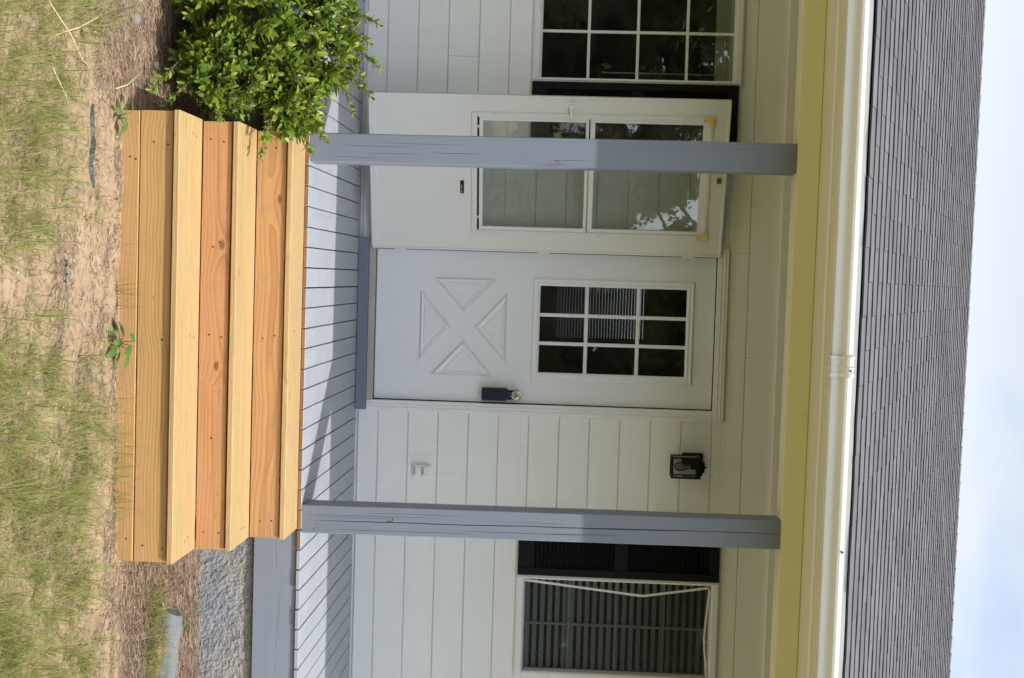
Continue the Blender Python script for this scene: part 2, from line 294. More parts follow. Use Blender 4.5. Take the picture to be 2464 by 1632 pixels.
# ------------------------------------------------------------------ mesh helpers
WL = {}
def link(o, parent=None, loc=None):
    COL.objects.link(o)
    if parent: o.parent = parent
    return o
def empty(name, loc, label, cat, group=None):
    o = bpy.data.objects.new(name, None); o.empty_display_size = .1; o.location = loc; COL.objects.link(o)
    WL[o.name] = Vector(loc); return tag(o, label, cat, group)
def tag(o, label=None, cat=None, group=None, kind=None):
    if label: o['label'] = label
    if cat: o['category'] = cat
    if group: o['group'] = group
    if kind: o['kind'] = kind
    return o
class MB:
    def __init__(s): s.v = []; s.f = []; s.mi = []
    def face(s, pts, mi=0):
        b = len(s.v); s.v += [tuple(p) for p in pts]; s.f.append(tuple(range(b, b + len(pts)))); s.mi.append(mi); return s
    def box(s, x0, x1, y0, y1, z0, z1, c=0, fm=None):
        """box, edges chamfered by c; fm: {face: material} with faces -x +x -y +y -z +z"""
        lo = (x0, y0, z0); hi = (x1, y1, z1); fm = fm or {}
        c = min(c, *(.45 * (hi[i] - lo[i]) for i in range(3)))
        b = len(s.v); idx = {}
        for sx in (0, 1):
            for sy in (0, 1):
                for sz in (0, 1):
                    cor = (sx, sy, sz)
                    for ax in range(3):
                        if c <= 0 and ax: idx[cor, ax] = idx[cor, 0]; continue
                        p = []
                        for i in range(3):
                            e = hi[i] if cor[i] else lo[i]
                            if c > 0 and i != ax: e += -c if cor[i] else c
                            p.append(e)
                        idx[cor, ax] = len(s.v); s.v.append(tuple(p))
        def add(q, mi=0): s.f.append(tuple(q)); s.mi.append(mi)
        for ax in range(3):
            u, v = (ax + 1) % 3, (ax + 2) % 3
            for sd in (0, 1):
                q = []
                for a_, b_ in ((0, 0), (1, 0), (1, 1), (0, 1)):
                    k_ = [0, 0, 0]; k_[ax] = sd; k_[u] = a_; k_[v] = b_; q.append(idx[tuple(k_), ax])
                add(q if sd else q[::-1], fm.get(('-' if not sd else '+') + 'xyz'[ax], 0))
        if c > 0:
            for ax in range(3):
                u, v = (ax + 1) % 3, (ax + 2) % 3
                for a_ in (0, 1):
                    for b_ in (0, 1):
                        k0 = [0, 0, 0]; k1 = [0, 0, 0]; k1[ax] = 1
                        k0[u] = k1[u] = a_; k0[v] = k1[v] = b_; k0 = tuple(k0); k1 = tuple(k1)
                        q = [idx[k0, u], idx[k1, u], idx[k1, v], idx[k0, v]]
                        add(q if a_ != b_ else q[::-1])
            for cor in [(x, y, z) for x in (0, 1) for y in (0, 1) for z in (0, 1)]:
                t = [idx[cor, 0], idx[cor, 1], idx[cor, 2]]
                add(t if sum(cor) % 2 else t[::-1])
        return s
    def tube(s, pts, rad, n=6, cap=True):
        pts = [Vector(p) for p in pts]; rr = rad if isinstance(rad, (list, tuple)) else [rad] * len(pts)
        b = len(s.v)
        for i, p in enumerate(pts):
            d = (pts[min(i + 1, len(pts) - 1)] - pts[max(i - 1, 0)]).normalized()
            a = d.cross(Vector((0, 0, 1)) if abs(d.z) < .9 else Vector((1, 0, 0))).normalized(); c = d.cross(a)
            for j in range(n):
                t = 2 * math.pi * j / n; s.v.append(tuple(p + (a * math.cos(t) + c * math.sin(t)) * rr[i]))
        for i in range(len(pts) - 1):
            for j in range(n):
                s.f.append((b + i * n + j, b + i * n + (j + 1) % n, b + (i + 1) * n + (j + 1) % n, b + (i + 1) * n + j)); s.mi.append(0)
        if cap:
            s.f.append(tuple(b + j for j in range(n))[::-1]); s.mi.append(0)
            e = b + (len(pts) - 1) * n; s.f.append(tuple(e + j for j in range(n))); s.mi.append(0)
        return s
    def lathe(s, prof, o, axis='-y', n=20):
        b = len(s.v); o = Vector(o)
        for r_, h in prof:
            for j in range(n):
                t = 2 * math.pi * j / n; a, c = r_ * math.cos(t), r_ * math.sin(t)
                s.v.append(tuple(o + (Vector((a, -h, c)) if axis == '-y' else Vector((a, c, h)))))
        for i in range(len(prof) - 1):
            for j in range(n):
                s.f.append((b + i * n + j, b + i * n + (j + 1) % n, b + (i + 1) * n + (j + 1) % n, b + (i + 1) * n + j)); s.mi.append(0)
        return s
    def extrude_x(s, prof, x0, x1, closed=True):
        b = len(s.v); n = len(prof)
        for x in (x0, x1):
            for y, z in prof: s.v.append((x, y, z))
        for j in range(n if closed else n - 1):
            k_ = (j + 1) % n; s.f.append((b + j, b + k_, b + n + k_, b + n + j)); s.mi.append(0)
        if closed:
            s.f.append(tuple(b + j for j in range(n))[::-1]); s.f.append(tuple(b + n + j for j in range(n))); s.mi += [0, 0]
        return s
    def shear(s, k_):
        s.v = [(x, y, z - k_ * (x - .4)) for x, y, z in s.v]; return s
    def xform(s, M_):
        s.v = [tuple(M_ @ Vector(p)) for p in s.v]; return s
    def build(s, name, mat, parent=None, smooth=False, fix=True):
        off = Vector((0, 0, 0)); q = parent
        while q is not None: off += Vector(q.location); q = q.parent
        me = bpy.data.meshes.new(name); me.from_pydata([(x - off.x, y - off.y, z - off.z) for x, y, z in s.v], [], s.f)
        for m in (mat if isinstance(mat, (list, tuple)) else [mat]): me.materials.append(MATS[m])
        if any(s.mi): me.polygons.foreach_set('material_index', s.mi)
        if smooth: me.polygons.foreach_set('use_smooth', [True] * len(me.polygons))
        if fix and len(s.f) < 4000:
            bm = bmesh.new(); bm.from_mesh(me); bmesh.ops.recalc_face_normals(bm, faces=bm.faces); bm.to_mesh(me); bm.free()
        me.update()
        return link(bpy.data.objects.new(name, me), parent)
def B(name, mat, parent, x0, x1, y0, y1, z0, z1, c=0, **kw):
    return MB().box(x0, x1, y0, y1, z0, z1, c).build(name, mat, parent, **kw)
def subtract(r, holes):
    """axis-aligned rectangle (x0,x1,z0,z1) minus holes -> rectangles"""
    out = [r]
    for h in holes:
        nx = []
        for a in out:
            if h[0] >= a[1] or h[1] <= a[0] or h[2] >= a[3] or h[3] <= a[2]: nx.append(a); continue
            if h[2] > a[2]: nx.append((a[0], a[1], a[2], h[2]))
            if h[3] < a[3]: nx.append((a[0], a[1], h[3], a[3]))
            z0, z1 = max(a[2], h[2]), min(a[3], h[3])
            if h[0] > a[0]: nx.append((a[0], h[0], z0, z1))
            if h[1] < a[1]: nx.append((h[1], a[1], z0, z1))
        out = nx
    return out
def sstep(a, b, x):
    t = max(0, min(1, (x - a) / (b - a))); return t * t * (3 - 2 * t)

# ------------------------------------------------------------------ ground
def gh(x, y):
    z = -.605 + .065 * sstep(-2.35, -1.5, y) + .012 * sstep(1.0, 2.4, x) * sstep(-3.4, -2.2, y)
    if -6 < y < -1 and -4 < x < 5:
        z += .016 * noise.noise((x * 2.1, y * 2.1, 3)) + .007 * noise.noise((x * 8, y * 8, 1)) + .003 * noise.noise((x * 23, y * 23, 5))
    return z
def axis(a, b, st, far):
    n = int((b - a) / st); mid = [a + i * (b - a) / n for i in range(n + 1)]
    e = []; d = st * 2; p = 0
    while p < far: p += d; d *= 1.6; e.append(p)
    return [a - q for q in e[::-1]] + mid + [b + q for q in e]
gx = axis(-2.2, 3.4, .028, 90); gy = axis(-4.6, -1.4, .028, 90)
vv = [(x, y, gh(x, y)) for y in gy for x in gx]; nx_ = len(gx)
ff = [(j * nx_ + i, j * nx_ + i + 1, (j + 1) * nx_ + i + 1, (j + 1) * nx_ + i) for j in range(len(gy) - 1) for i in range(nx_ - 1)]
mb = MB(); mb.v = vv; mb.f = ff; mb.mi = [0] * len(ff)
tag(mb.build('ground', 'ground', smooth=True, fix=False), 'sandy ground with dry debris in front of the porch', None, None, 'structure')

# ------------------------------------------------------------------ house
XL, XR = -4.2, 5.2
house = empty('house', (0, 0, 0), 'white house with grey shingle roof, open porch and front door', 'house')
OPEN_DOOR = (-.052, .972, -.3, 2.192)
OPEN_L = (-1.612, -1.006, 1.0, 2.232); OPEN_R = (1.934, 2.556, .998, 2.212)
# wall behind the boards
mb = MB()
for a in subtract((XL, XR, -.25, 2.62), [(-.012, .922, -.3, 2.14), (-1.60, -1.016, 1.03, 2.205), (1.945, 2.535, 1.03, 2.18)]):
    mb.box(a[0], a[1], .0105, .13, a[2], a[3])
for x in (XL, XR - .12): mb.box(x, x + .12, .13, 5.6, -.6, 2.6)
for a in subtract((XL, XR, -.6, 2.62), [(.05, .75, 1.1, 2.0)]): mb.box(a[0], a[1], 5.6, 5.72, a[2], a[3])
mb.build('wall', 'siding', house)
# siding boards
G0, GS = .1328, .1817
courses = [(.012, G0)] + [(G0 + i * GS, G0 + (i + 1) * GS) for i in range(14)]
rs = random.Random(3)
for i, (a, b) in enumerate(courses):
    b = min(b, 2.62)
    if b - a < .02: continue
    cuts = sorted({XL, XR, *([-1.145] if i == 3 else []), *([rs.uniform(2.75, 4.6)]), *([rs.uniform(-3.9, -1.9)]), *([rs.uniform(-.4, .6)] if i == 13 else []), *([-.03] if i == 12 else [])})
    for x0, x1 in zip(cuts, cuts[1:]):
        for p in subtract((x0 + .0006, x1 - .0006, a + .0045 + rs.uniform(-.0012, .0016), b + rs.uniform(-.0008, .0004)), [OPEN_DOOR, OPEN_L, OPEN_R]):
            if p[1] - p[0] < .01 or p[3] - p[2] < .004: continue
            dy = rs.uniform(-.0006, .0006)
            o = MB(); o.box(p[0], p[1], dy, .0098, p[2], p[3], .0016)
            o.build('siding_board', 'siding', house)
B('frieze_board', 'trim', house, XL, XR, -.017, -.001, 2.492, 2.555, .002)
MB().box(XL, XR, -1.36, -.001, 2.556, 2.58).build('porch_ceiling', 'ceiling_paint', house)
# room behind the glass
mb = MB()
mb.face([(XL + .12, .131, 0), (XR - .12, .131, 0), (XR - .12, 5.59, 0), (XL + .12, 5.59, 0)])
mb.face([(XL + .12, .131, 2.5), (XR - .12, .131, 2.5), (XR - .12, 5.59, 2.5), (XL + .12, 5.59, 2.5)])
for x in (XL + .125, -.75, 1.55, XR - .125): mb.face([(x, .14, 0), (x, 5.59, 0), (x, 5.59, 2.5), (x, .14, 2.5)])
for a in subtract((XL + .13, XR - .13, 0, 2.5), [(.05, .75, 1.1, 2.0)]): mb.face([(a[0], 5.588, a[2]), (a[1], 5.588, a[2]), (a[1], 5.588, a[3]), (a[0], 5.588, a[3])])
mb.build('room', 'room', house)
bb = empty('window_blind', (.4, 5.5, 2.0), 'horizontal blind on far window seen through the door glass', 'blind')
for i in range(32):
    z = 1.085 + i * .03
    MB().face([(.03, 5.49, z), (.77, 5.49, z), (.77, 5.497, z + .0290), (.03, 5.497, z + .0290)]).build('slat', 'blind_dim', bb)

# --- beam, soffit, fascia, gutter
def SH(mb_): return mb_.shear(.0036)
SH(MB().box(XL, XR, -1.486, -1.35, 2.322, 2.43, .003)).build('porch_beam', 'beam_paint', house)
SH(MB().box(XL, XR, -1.772, -1.3495, 2.4315, 2.445)).build('soffit', 'soffit_paint', house)
prof = [(-1.772, 2.448)] + [(-1.79 - .018 * math.cos(t), 2.428 - .008 * math.sin(t)) for t in [math.pi * j / 6 for j in range(7)]][::-1] + [(-1.81, 2.448)]
SH(MB().extrude_x([(-1.770, 2.447), (-1.770, 2.430), (-1.775, 2.4235), (-1.785, 2.421), (-1.798, 2.4225), (-1.805, 2.428), (-1.808, 2.447)], XL, XR)).build('soffit_trim', 'trim', house, smooth=False)
SH(MB().box(XL, XR, -1.935, -1.8085, 2.434, 2.447)).build('soffit', 'cream', house)
SH(MB().box(XL, XR, -1.955, -1.9355, 2.427, 2.54, .002)).build('fascia', 'cream', house)
gut = [(-1.9565, 2.512), (-1.9565, 2.424), (-2.012, 2.424), (-2.0155, 2.430), (-2.017, 2.452), (-2.021, 2.461), (-2.031, 2.467), (-2.044, 2.471), (-2.054, 2.478), (-2.058, 2.488), (-2.0585, 2.506)]
inn = [(-2.0480, 2.506), (-2.0480, 2.498), (-2.0555, 2.498), (-2.055, 2.489), (-2.051, 2.4805), (-2.042, 2.4745), (-2.029, 2.470), (-2.0185, 2.4635), (-2.014, 2.453), (-2.0125, 2.432), (-2.0105, 2.427), (-1.9595, 2.427), (-1.9595, 2.512)]
g_ = SH(MB().extrude_x(gut + inn, XL, XR)).build('gutter', 'gutter_white', house)
def offs(pr, d):
    cx, cz = -2.0, 2.47; return [(y + d * (1 if y > cx else -1), z + d * (1 if z > cz else -1)) for y, z in pr]
for x0, x1, d in ((.452, .546, .0032), (.452, .464, .0065), (.476, .480, .0048), (.500, .5045, .0075), (.528, .546, .0065)):
    SH(MB().extrude_x(offs(gut, d) + inn, x0, x1)).build('gutter_connector', 'gutter_white', g_)
SH(MB().tube([(.515, -2.066, 2.497), (.515, -2.058, 2.497)], .005, 8)).build('screw', 'screw', g_)
SH(MB().tube([(1.305, -2.062, 2.497), (1.305, -2.056, 2.497)], .0055, 8)).build('screw', 'screw', g_)
SH(MB().extrude_x([(-1.9555, 2.5440), (-1.981, 2.5345), (-1.9825, 2.514), (-1.9895, 2.508), (-1.9885, 2.513), (-1.9875, 2.5385), (-1.9575, 2.5470)], XL, XR)).build('drip_edge', 'drip_metal', house)

# --- roof
PITCH = .395; EY, EZ = -1.990, 2.5405; ca = 1 / math.hypot(1, PITCH); sa = PITCH * ca
NR = 38; RLEN = 5.13; EXP = RLEN / NR
RS = .0055
def roofp(x, t, h=0): return Vector((x, EY + t * ca - h * sa, EZ + t * sa + h * ca - RS * (x - .4)))
mb = MB()
p = [roofp(XL, .006, -.003), roofp(XR, .006, -.003), roofp(XR, RLEN, -.004), roofp(XL, RLEN, -.004)]
ry = p[2].y
def zs(v, y): return (v.x, y, v.z)
mb.face(p); mb.face([p[3], p[2], (p[2].x, 2 * ry - p[1].y, p[1].z), (p[3].x, 2 * ry - p[0].y, p[0].z)])
for x, a in ((XL, 0), (XR, 1)):
    mb.face([p[0 if not a else 1], p[3 if not a else 2], (x, 2 * ry - p[a].y, p[a].z)])
mb.face([p[0], p[1], (p[1].x, 2 * ry - p[1].y, p[1].z), (p[0].x, 2 * ry - p[0].y, p[0].z)])
roof = mb.build('roof', 'shingle_island', house)
TW = .305
def tabmesh(j, k_):
    """one shingle tab, local x along the eave, y up the slope, z off the roof"""
    e = random.Random(j * 7 + 1); w0, w1 = .0013, TW - .0013; L = EXP + .03
    b = .0108; t = .0035
    d = [e.uniform(-.003, .003) for _ in range(3)]
    xs = [w0, (w0 + w1) / 2, w1]
    v = []
    for x, dd in zip(xs, d): v += [(x, dd * .7, b - .007), (x, dd * .7, b + dd * .25), (x, L, t)]
    f = [(0, 3, 4, 1), (3, 6, 7, 4), (1, 4, 5, 2), (4, 7, 8, 5), (0, 1, 2), (6, 8, 7)]
    return v, f
tabs = []
for r_ in range(NR):
    off = -.0231 + (TW / 2 if r_ % 2 else 0); n0 = int((XL - off) / TW) - 1
    for c in range(n0, int((XR - off) / TW) + 2):
        x0 = off + c * TW
        if x0 < XL - .02 or x0 + TW > XR + .02: continue
        u_, v_ = px(roofp(x0 + TW / 2, (r_ + .5) * EXP, 0)); vis = -60 < v_ < 1692
        tabs.append((0 if vis else 1, r_, c, x0))
tabs.sort(key=lambda q: (q[0], q[1]))
TM = []
for j in range(8):
    v, f = tabmesh(j, 0); me = bpy.data.meshes.new('shingle'); me.from_pydata(v, [], f); me.materials.append(MATS['shingle_obj']); me.materials.append(MATS['shingle_edge']); me.polygons.foreach_set('material_index', [1, 1, 0, 0, 1, 1]); me.update(); TM.append(me)
mass = MB(); rt = random.Random(11)
RM = Matrix(((1, 0, 0), (0, ca, -sa), (0, sa, ca))).to_4x4()
for q, (vis, r_, c, x0) in enumerate(tabs):
    loc = roofp(x0, r_ * EXP + rt.uniform(-.0025, .0025), 0); Mt = Matrix.Translation(loc) @ RM @ Matrix.Rotation(rt.uniform(-.002, .002), 4, 'Z')
    if q < 300:
        o = bpy.data.objects.new('shingle', TM[rt.randrange(8)]); o.matrix_basis = Mt; link(o, roof)
    else:
        v, f = tabmesh(rt.randrange(8), 0); b = len(mass.v)
        mass.v += [tuple(Mt @ Vector(x)) for x in v]; mass.f += [tuple(b + i for i in g) for g in f]; mass.mi += [1, 1, 0, 0, 1, 1]
tag(mass.build('shingles', ['shingle_island', 'shingle_edge'], roof, fix=False), kind='stuff')
xx = XL; n = 0
while xx < XR:      # ridge caps
    x1 = min(xx + .14, XR); mb = MB(); h0, h1 = .012, .006
    for sgn in (1,):
        a0 = roofp(xx, RLEN - .14, h0 - .004); a1 = roofp(x1 + .02, RLEN - .14, h1 - .004); b0 = roofp(xx, RLEN + .01, h0); b1 = roofp(x1 + .02, RLEN + .01, h1)
        a2 = roofp(xx, RLEN - .14, 0); a3 = roofp(x1 + .02, RLEN - .14, 0)
        c0 = Vector((a0.x, 2 * ry - a0.y, a0.z)); c1 = Vector((a1.x, 2 * ry - a1.y, a1.z))
        mb.face([a0, a1, b1, b0]); mb.face([b0, b1, c1, c0]); mb.face([a2, a3, a1, a0])
    mb.build('ridge_cap', 'shingle_obj', roof, fix=False); xx += .14; n += 1

# --- door frame, sill, door
B('door_sill', 'sill_paint', house, -.058, .968, -.052, .012, .001, .0625, .003)
B('threshold', 'threshold', house, -.006, .914, -.030, .05, .0630, .099, .003)
def casing(x0, x1, z0, z1, side):
    mb = MB(); mb.box(x0, x1, -.024, .004, z0, z1, .003)
    return mb
mb = casing(.9105, .975, .063, 2.1295, 1); mb.box(.931, .937, -.0275, -.0235, .063, 2.1295, .002); mb.box(.951, .957, -.0275, -.0235, .063, 2.1295, .002); mb.build('door_casing', 'trim', house)
mb = casing(-.055, .0005, .063, 2.1295, 0); mb.box(-.03, -.024, -.0275, -.0235, .063, 2.1295, .002); mb.build('door_casing', 'trim', house)
mb = casing(-.055, .975, 2.1300, 2.196, 0); mb.box(-.05, .97, -.0275, -.0235, 2.150, 2.156, .002); mb.box(-.05, .97, -.0275, -.0235, 2.170, 2.177, .002); mb.build('door_casing', 'trim', house)
MB().box(-.0115, -.001, .0045, .128, .1, 2.135).box(.9105, .921, .0045, .128, .1, 2.135).box(-.0115, .921, .0045, .128, 2.1355, 2.1395).build('door_jamb', 'gap_dark', house)
DY = .014
D0, D1, DZ0, DZ1 = .0052, .9045, .1055, 2.1245
LX0, LX1, LZ0, LZ1 = .196, .718, 1.075, 1.967
mb = MB()
for a in subtract((D0, D1, DZ0, DZ1), [(LX0, LX1, LZ0, LZ1)]): mb.box(a[0], a[1], DY, DY + .044, a[2], a[3])
door = mb.build('front_door', 'door_paint', house); tag(door, 'white panelled door with nine-pane window and crossbuck relief')
B('weather_strip', 'rust', door, D0, D1, DY - .004, DY + .02, .0995, .1045)
for a in subtract((.153, .761, 1.044, 2.004), [(LX0, LX1, LZ0, LZ1)]):
    pass
def ring(name, mat, par, x0, x1, z0, z1, wd, y0, y1, par_y=True):
    mb = MB(); h = (x0 + wd, x1 - wd, z0 + wd, z1 - wd)
    O = [(x0, z0), (x1, z0), (x1, z1), (x0, z1)]; I = [(h[0], h[2]), (h[1], h[2]), (h[1], h[3]), (h[0], h[3])]
    def L(p_, q_, t): return (p_[0] + (q_[0] - p_[0]) * t, p_[1] + (q_[1] - p_[1]) * t)
    prof_ = [(0, y1), (.06, y0 + (y1 - y0) * .35), (.2, y0), (.5, y0 + (y1 - y0) * .25), (.75, y0 + (y1 - y0) * .05), (1, y0 + (y1 - y0) * .6), (1, y1 + .02)]
    for i in range(4):
        j = (i + 1) % 4
        for (t0, ya), (t1, yb) in zip(prof_, prof_[1:]):
            a, b, c, d = L(O[i], I[i], t0), L(O[j], I[j], t0), L(O[j], I[j], t1), L(O[i], I[i], t1)
            mb.face([(a[0], ya, a[1]), (b[0], ya, b[1]), (c[0], yb, c[1]), (d[0], yb, d[1])])
    return mb.build(name, mat, par)
ring('lite_frame', 'door_paint', door, .153, .761, 1.044, 2.004, .045, DY - .013, DY - .0002)
for z in (1.367, 1.673): MB().box(LX0 - .002, LX1 + .002, DY - .004, DY + .010, z - .011, z + .011, .005).build('muntin', 'door_paint', door)
for x in (.371, .541): MB().box(x - .0105, x + .0105, DY - .0045, DY + .0095, LZ0 - .002, LZ1 + .002, .005).build('muntin', 'door_paint', door)
xs = [LX0, .371, .541, LX1]; zz = [LZ0, 1.367, 1.673, LZ1]
for i in range(3):
    for j in range(3):
        B('pane', 'window_glass', door, xs[i] + .004, xs[i + 1] - .004, DY + .012, DY + .015, zz[j] + .004, zz[j + 1] - .004)
for T in ([(.234, .371), (.673, .371), (.457, .560)], [(.166, .448), (.166, .833), (.373, .636)], [(.241, .892), (.671, .892), (.456, .698)], [(.535, .636), (.751, .434), (.751, .825)]):
    mb = MB(); cx = sum(p_[0] for p_ in T) / 3; cz = sum(p_[1] for p_ in T) / 3
    def inset(t): return [(p_[0] + (cx - p_[0]) * t, p_[1] + (cz - p_[1]) * t) for p_ in T]
    seq = [(0, .0), (.04, -.006), (.09, -.001), (.15, -.014), (.40, -.005), (.44, -.011)]
    for (t0, ya), (t1, yb) in zip(seq, seq[1:]):
        P0, P1 = inset(t0), inset(t1)
        for i in range(3):
            j = (i + 1) % 3
            mb.face([(P0[i][0], DY + ya, P0[i][1]), (P0[j][0], DY + ya, P0[j][1]), (P1[j][0], DY + yb, P1[j][1]), (P1[i][0], DY + yb, P1[i][1])])
    P1 = inset(.44); mb.face([(x, DY - .011, z) for x, z in P1])
    mb.build('panel', 'door_paint', door)
kx, kz = .855, .962
kn = MB().lathe([(0, -.002), (.034, -.002), (.034, .004), (.029, .010), (.014, .014), (.012, .036), (.019, .040), (.0265, .05), (.0275, .06), (.024, .069), (.017, .072), (.0165, .0705), (.011, .0705), (.0105, .073), (0, .073)], (kx, DY, kz), n=24).build('door_knob', 'nickel', door, smooth=False)
MB().box(kx - .001, kx + .001, DY - .0745, DY - .0728, kz - .005, kz + .005).build('keyhole', 'gap_dark', kn) if False else None
# --- lockbox hanging on the knob
lb = empty('lockbox', (.853, -.03, .755), 'navy lockbox hanging from the nickel door knob', 'lockbox')
mb = MB(); X0, X1, Z0, Z1 = .8155, .891, .7575, .925
out = [(X0 + .004, Z0), (X1 - .004, Z0), (X1, Z0 + .006), (X1, Z1 - .022), (X1 - .018, Z1), (X0 + .018, Z1), (X0, Z1 - .022), (X0, Z0 + .006)]
cx, cz = (X0 + X1) / 2, (Z0 + Z1) / 2
def sc_(t): return [(cx + (x - cx) * t, cz + (z - cz) * (1 - (1 - t) * .45)) for x, z in out]
lay = [(1, .008), (1, -.036), (.93, -.045), (.80, -.047)]
for (t0, ya), (t1, yb) in zip(lay, lay[1:]):
    A_, B_ = sc_(t0), sc_(t1)
    for i in range(8): j = (i + 1) % 8; mb.face([(A_[i][0], ya, A_[i][1]), (A_[j][0], ya, A_[j][1]), (B_[j][0], yb, B_[j][1]), (B_[i][0], yb, B_[i][1])])
mb.face([(x, -.047, z) for x, z in sc_(.8)]); mb.face([(x, .008, z) for x, z in sc_(1)])
mb.build('body', 'navy', lb)
MB().lathe([(.0055, .044), (.0055, .0478), (0, .0478)], (.858, 0, .879), n=12).build('keyhole', 'gap_dark', lb)
MB().box(X0 + .012, X1 - .012, -.0478, -.0466, Z0 + .012, Z0 + .085, .0005).build('cover', 'navy', lb)
pts = [(kx - .022, -.018, .915)] + [(kx - .022 * math.cos(t), -.018, .955 + .026 * math.sin(t)) for t in [math.pi * i / 8 for i in range(9)]] + [(kx + .022, -.018, .915)]
MB().tube(pts, .0055, 8).build('shackle', 'black_metal', lb, smooth=True)

# --- storm door, swung open against the wall
U = Vector((-.956, -.2933, 0)).normalized(); NN = Vector((-U.y, U.x, 0)); NN = NN if NN.y < 0 else -NN
SM = Matrix(((U.x, -NN.x, 0, .002), (U.y, -NN.y, 0, -.036), (0, 0, 1, 0), (0, 0, 0, 1)))   # s, depth, z
def S(name, mat, par, s0, s1, y0, y1, z0, z1, c=0):
    return MB().box(s0, s1, y0, y1, z0, z1, c).xform(SM).build(name, mat, par)
mb = MB()
for a in subtract((.0, .921, .084, 2.142), [(.118, .808, .690, 2.034)]): mb.box(a[0], a[1], 0, .032, a[2], a[3])
st = mb.xform(SM).build('storm_door', 'storm_paint', house); tag(st, 'cream aluminium storm door standing open against the wall')
for a in ((0, .012, .084, 2.142), (.909, .921, .084, 2.142)): S('edge_trim', 'alu_white', st, a[0], a[1], -.0045, .0335, a[2], a[3], .002)
S('kick_sweep', 'alu_white', st, .013, .908, -.004, .033, .078, .118, .002); S('edge_trim', 'alu_white', st, .013, .908, -.0045, .0335, 2.128, 2.144, .002)
for s0, s1, z0, z1 in ((.103, .823, .672, .704), (.103, .823, 2.020, 2.049), (.103, .130, .7045, 2.0195), (.796, .823, .7045, 2.0195)):
    mb = MB(); mb.box(s0, s1, -.010, .006, z0, z1, .0025)
    if s1 - s0 > z1 - z0: mb.box(s0 + .006, s1 - .006, -.0125, -.0095, z0 + .011, z0 + .016, .001)
    else: mb.box(s0 + .011, s0 + .016, -.0125, -.0095, z0, z1, .001)
    mb.xform(SM).build('window_frame', 'alu_white', st)
for s0, s1, z0, z1, y in ((.131, .153, .716, 1.345, -.006), (.776, .7955, .716, 1.345, -.006), (.1535, .7755, .716, .737, -.006), (.1535, .7755, 1.327, 1.345, -.006),
                          (.1305, .153, 1.352, 2.0195, -.0025), (.7765, .7957, 1.352, 2.0195, -.0025), (.1535, .776, 1.3525, 1.380, -.0025), (.1535, .776, 1.994, 2.0195, -.0025)):
    S('sash_rail', 'alu_white', st, s0, s1, y, y + .012, z0, z1, .002)
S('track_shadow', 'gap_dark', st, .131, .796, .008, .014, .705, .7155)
for s in (.20, .735): S('track_clip', 'alu_white', st, s, s + .012, -.003, .006, .7045, .7155)
S('pane', 'storm_glass', st, .150, .779, .0015, .0040, .732, 1.332); S('pane', 'storm_glass', st, .150, .779, .006, .0085, 1.376, 1.998)
S('letter_slot', 'gap_dark', st, .346, .422, -.0035, .001, .606, .628, .001); S('slot_spring', 'nickel', st, .372, .396, -.0050, -.0037, .612, .617)
S('letter_slot_edge', 'nickel', st, .352, .366, -.0050, -.0037, .612, .618)
mb = MB(); mb.box(.862, .892, -.010, 0, 1.209, 1.274, .003); mb.box(.852, .878, -.034, -.0095, 1.230, 1.254, .005); mb.box(.806, .8518, -.034, -.022, 1.233, 1.250, .004); mb.box(.876, .890, -.018, -.0098, 1.222, 1.262, .003)
mb.xform(SM).build('latch', 'white_plastic', st)
for s0, s1 in ((.768, .824), (.1015, .1535)):
    mb = MB(); mb.box(s0, s1, -.0155, -.0128, 2.022, 2.053, .001)
    a = s0 + .028 if s0 > .5 else s0
    mb.box(a, a + .028, -.0155, -.0128, 1.990, 2.0215, .001); mb.xform(SM).build('corner_bracket', 'yellowed', st)
for s, z in ((.814, .80), (.814, 1.42), (.814, 1.9), (.112, .80), (.112, 1.42), (.112, 1.9), (.3, .68), (.65, .68)):
    MB().tube([(s, -.0125, z), (s, -.0095, z)], .004, 8).xform(SM).build('screw', 'nickel', st)
S('closer_bracket', 'rust', st, .445, .475, -.02, 0, 2.088, 2.112, .003)
for z in (.25, 1.1, 1.95): MB().tube([(-.004, -.002, z - .035), (-.004, -.002, z + .035)], .006, 8).xform(SM).build('hinge', 'alu_white', st)
S('smudge_plate', 'storm_paint', st, .895, .908, -.0045, -.0005, .12, .15) if False else None

# --- windows
def window(x0, x1, z0, z1, ix0, ix1, iz0, iz1, xv, zh, label, behind):
    mb = MB()
    for a in subtract((x0, x1, z0, z1), [(ix0, ix1, iz0, iz1)]): mb.box(a[0], a[1], -.022, .012, a[2], a[3], .002)
    for a in subtract((x0 + .008, x1 - .008, z0 + .008, z1 - .008), [(ix0 - .006, ix1 + .006, iz0 - .006, iz1 + .006)]): mb.box(a[0], a[1], -.028, -.0215, a[2], a[3], .002)
    wn = mb.build('window', 'trim', house); tag(wn, label)
    mb = MB()
    for a in subtract((ix0 - .02, ix1 + .02, iz0 - .02, iz1 + .02), [(ix0 + .008, ix1 - .008, iz0 + .008, iz1 - .008)]): mb.box(a[0], a[1], .0125, .04, a[2], a[3])
    mb.build('sash', 'alu_white', wn)
    ym = .034 if behind else .020
    gx_ = [ix0 + .005, xv, ix1 - .005]; gz = [iz0 + .005] + list(zh) + [iz1 - .005]
    for z in zh: MB().box(ix0 + .004, ix1 - .004, ym, ym + .008, z - .0085, z + .0085, .002).build('muntin', 'alu_white', wn)
    MB().box(xv - .0085, xv + .0085, ym + .0005, ym + .0085, iz0 + .004, iz1 - .004, .002).build('muntin', 'alu_white', wn)
    yg = .026 if behind else .030
    for i in range(2):
        for j in range(len(gz) - 1): B('pane', 'window_glass', wn, gx_[i] + .0008, gx_[i + 1] - .0008, yg, yg + .003, gz[j] + .0008, gz[j + 1] - .0008)
    return wn
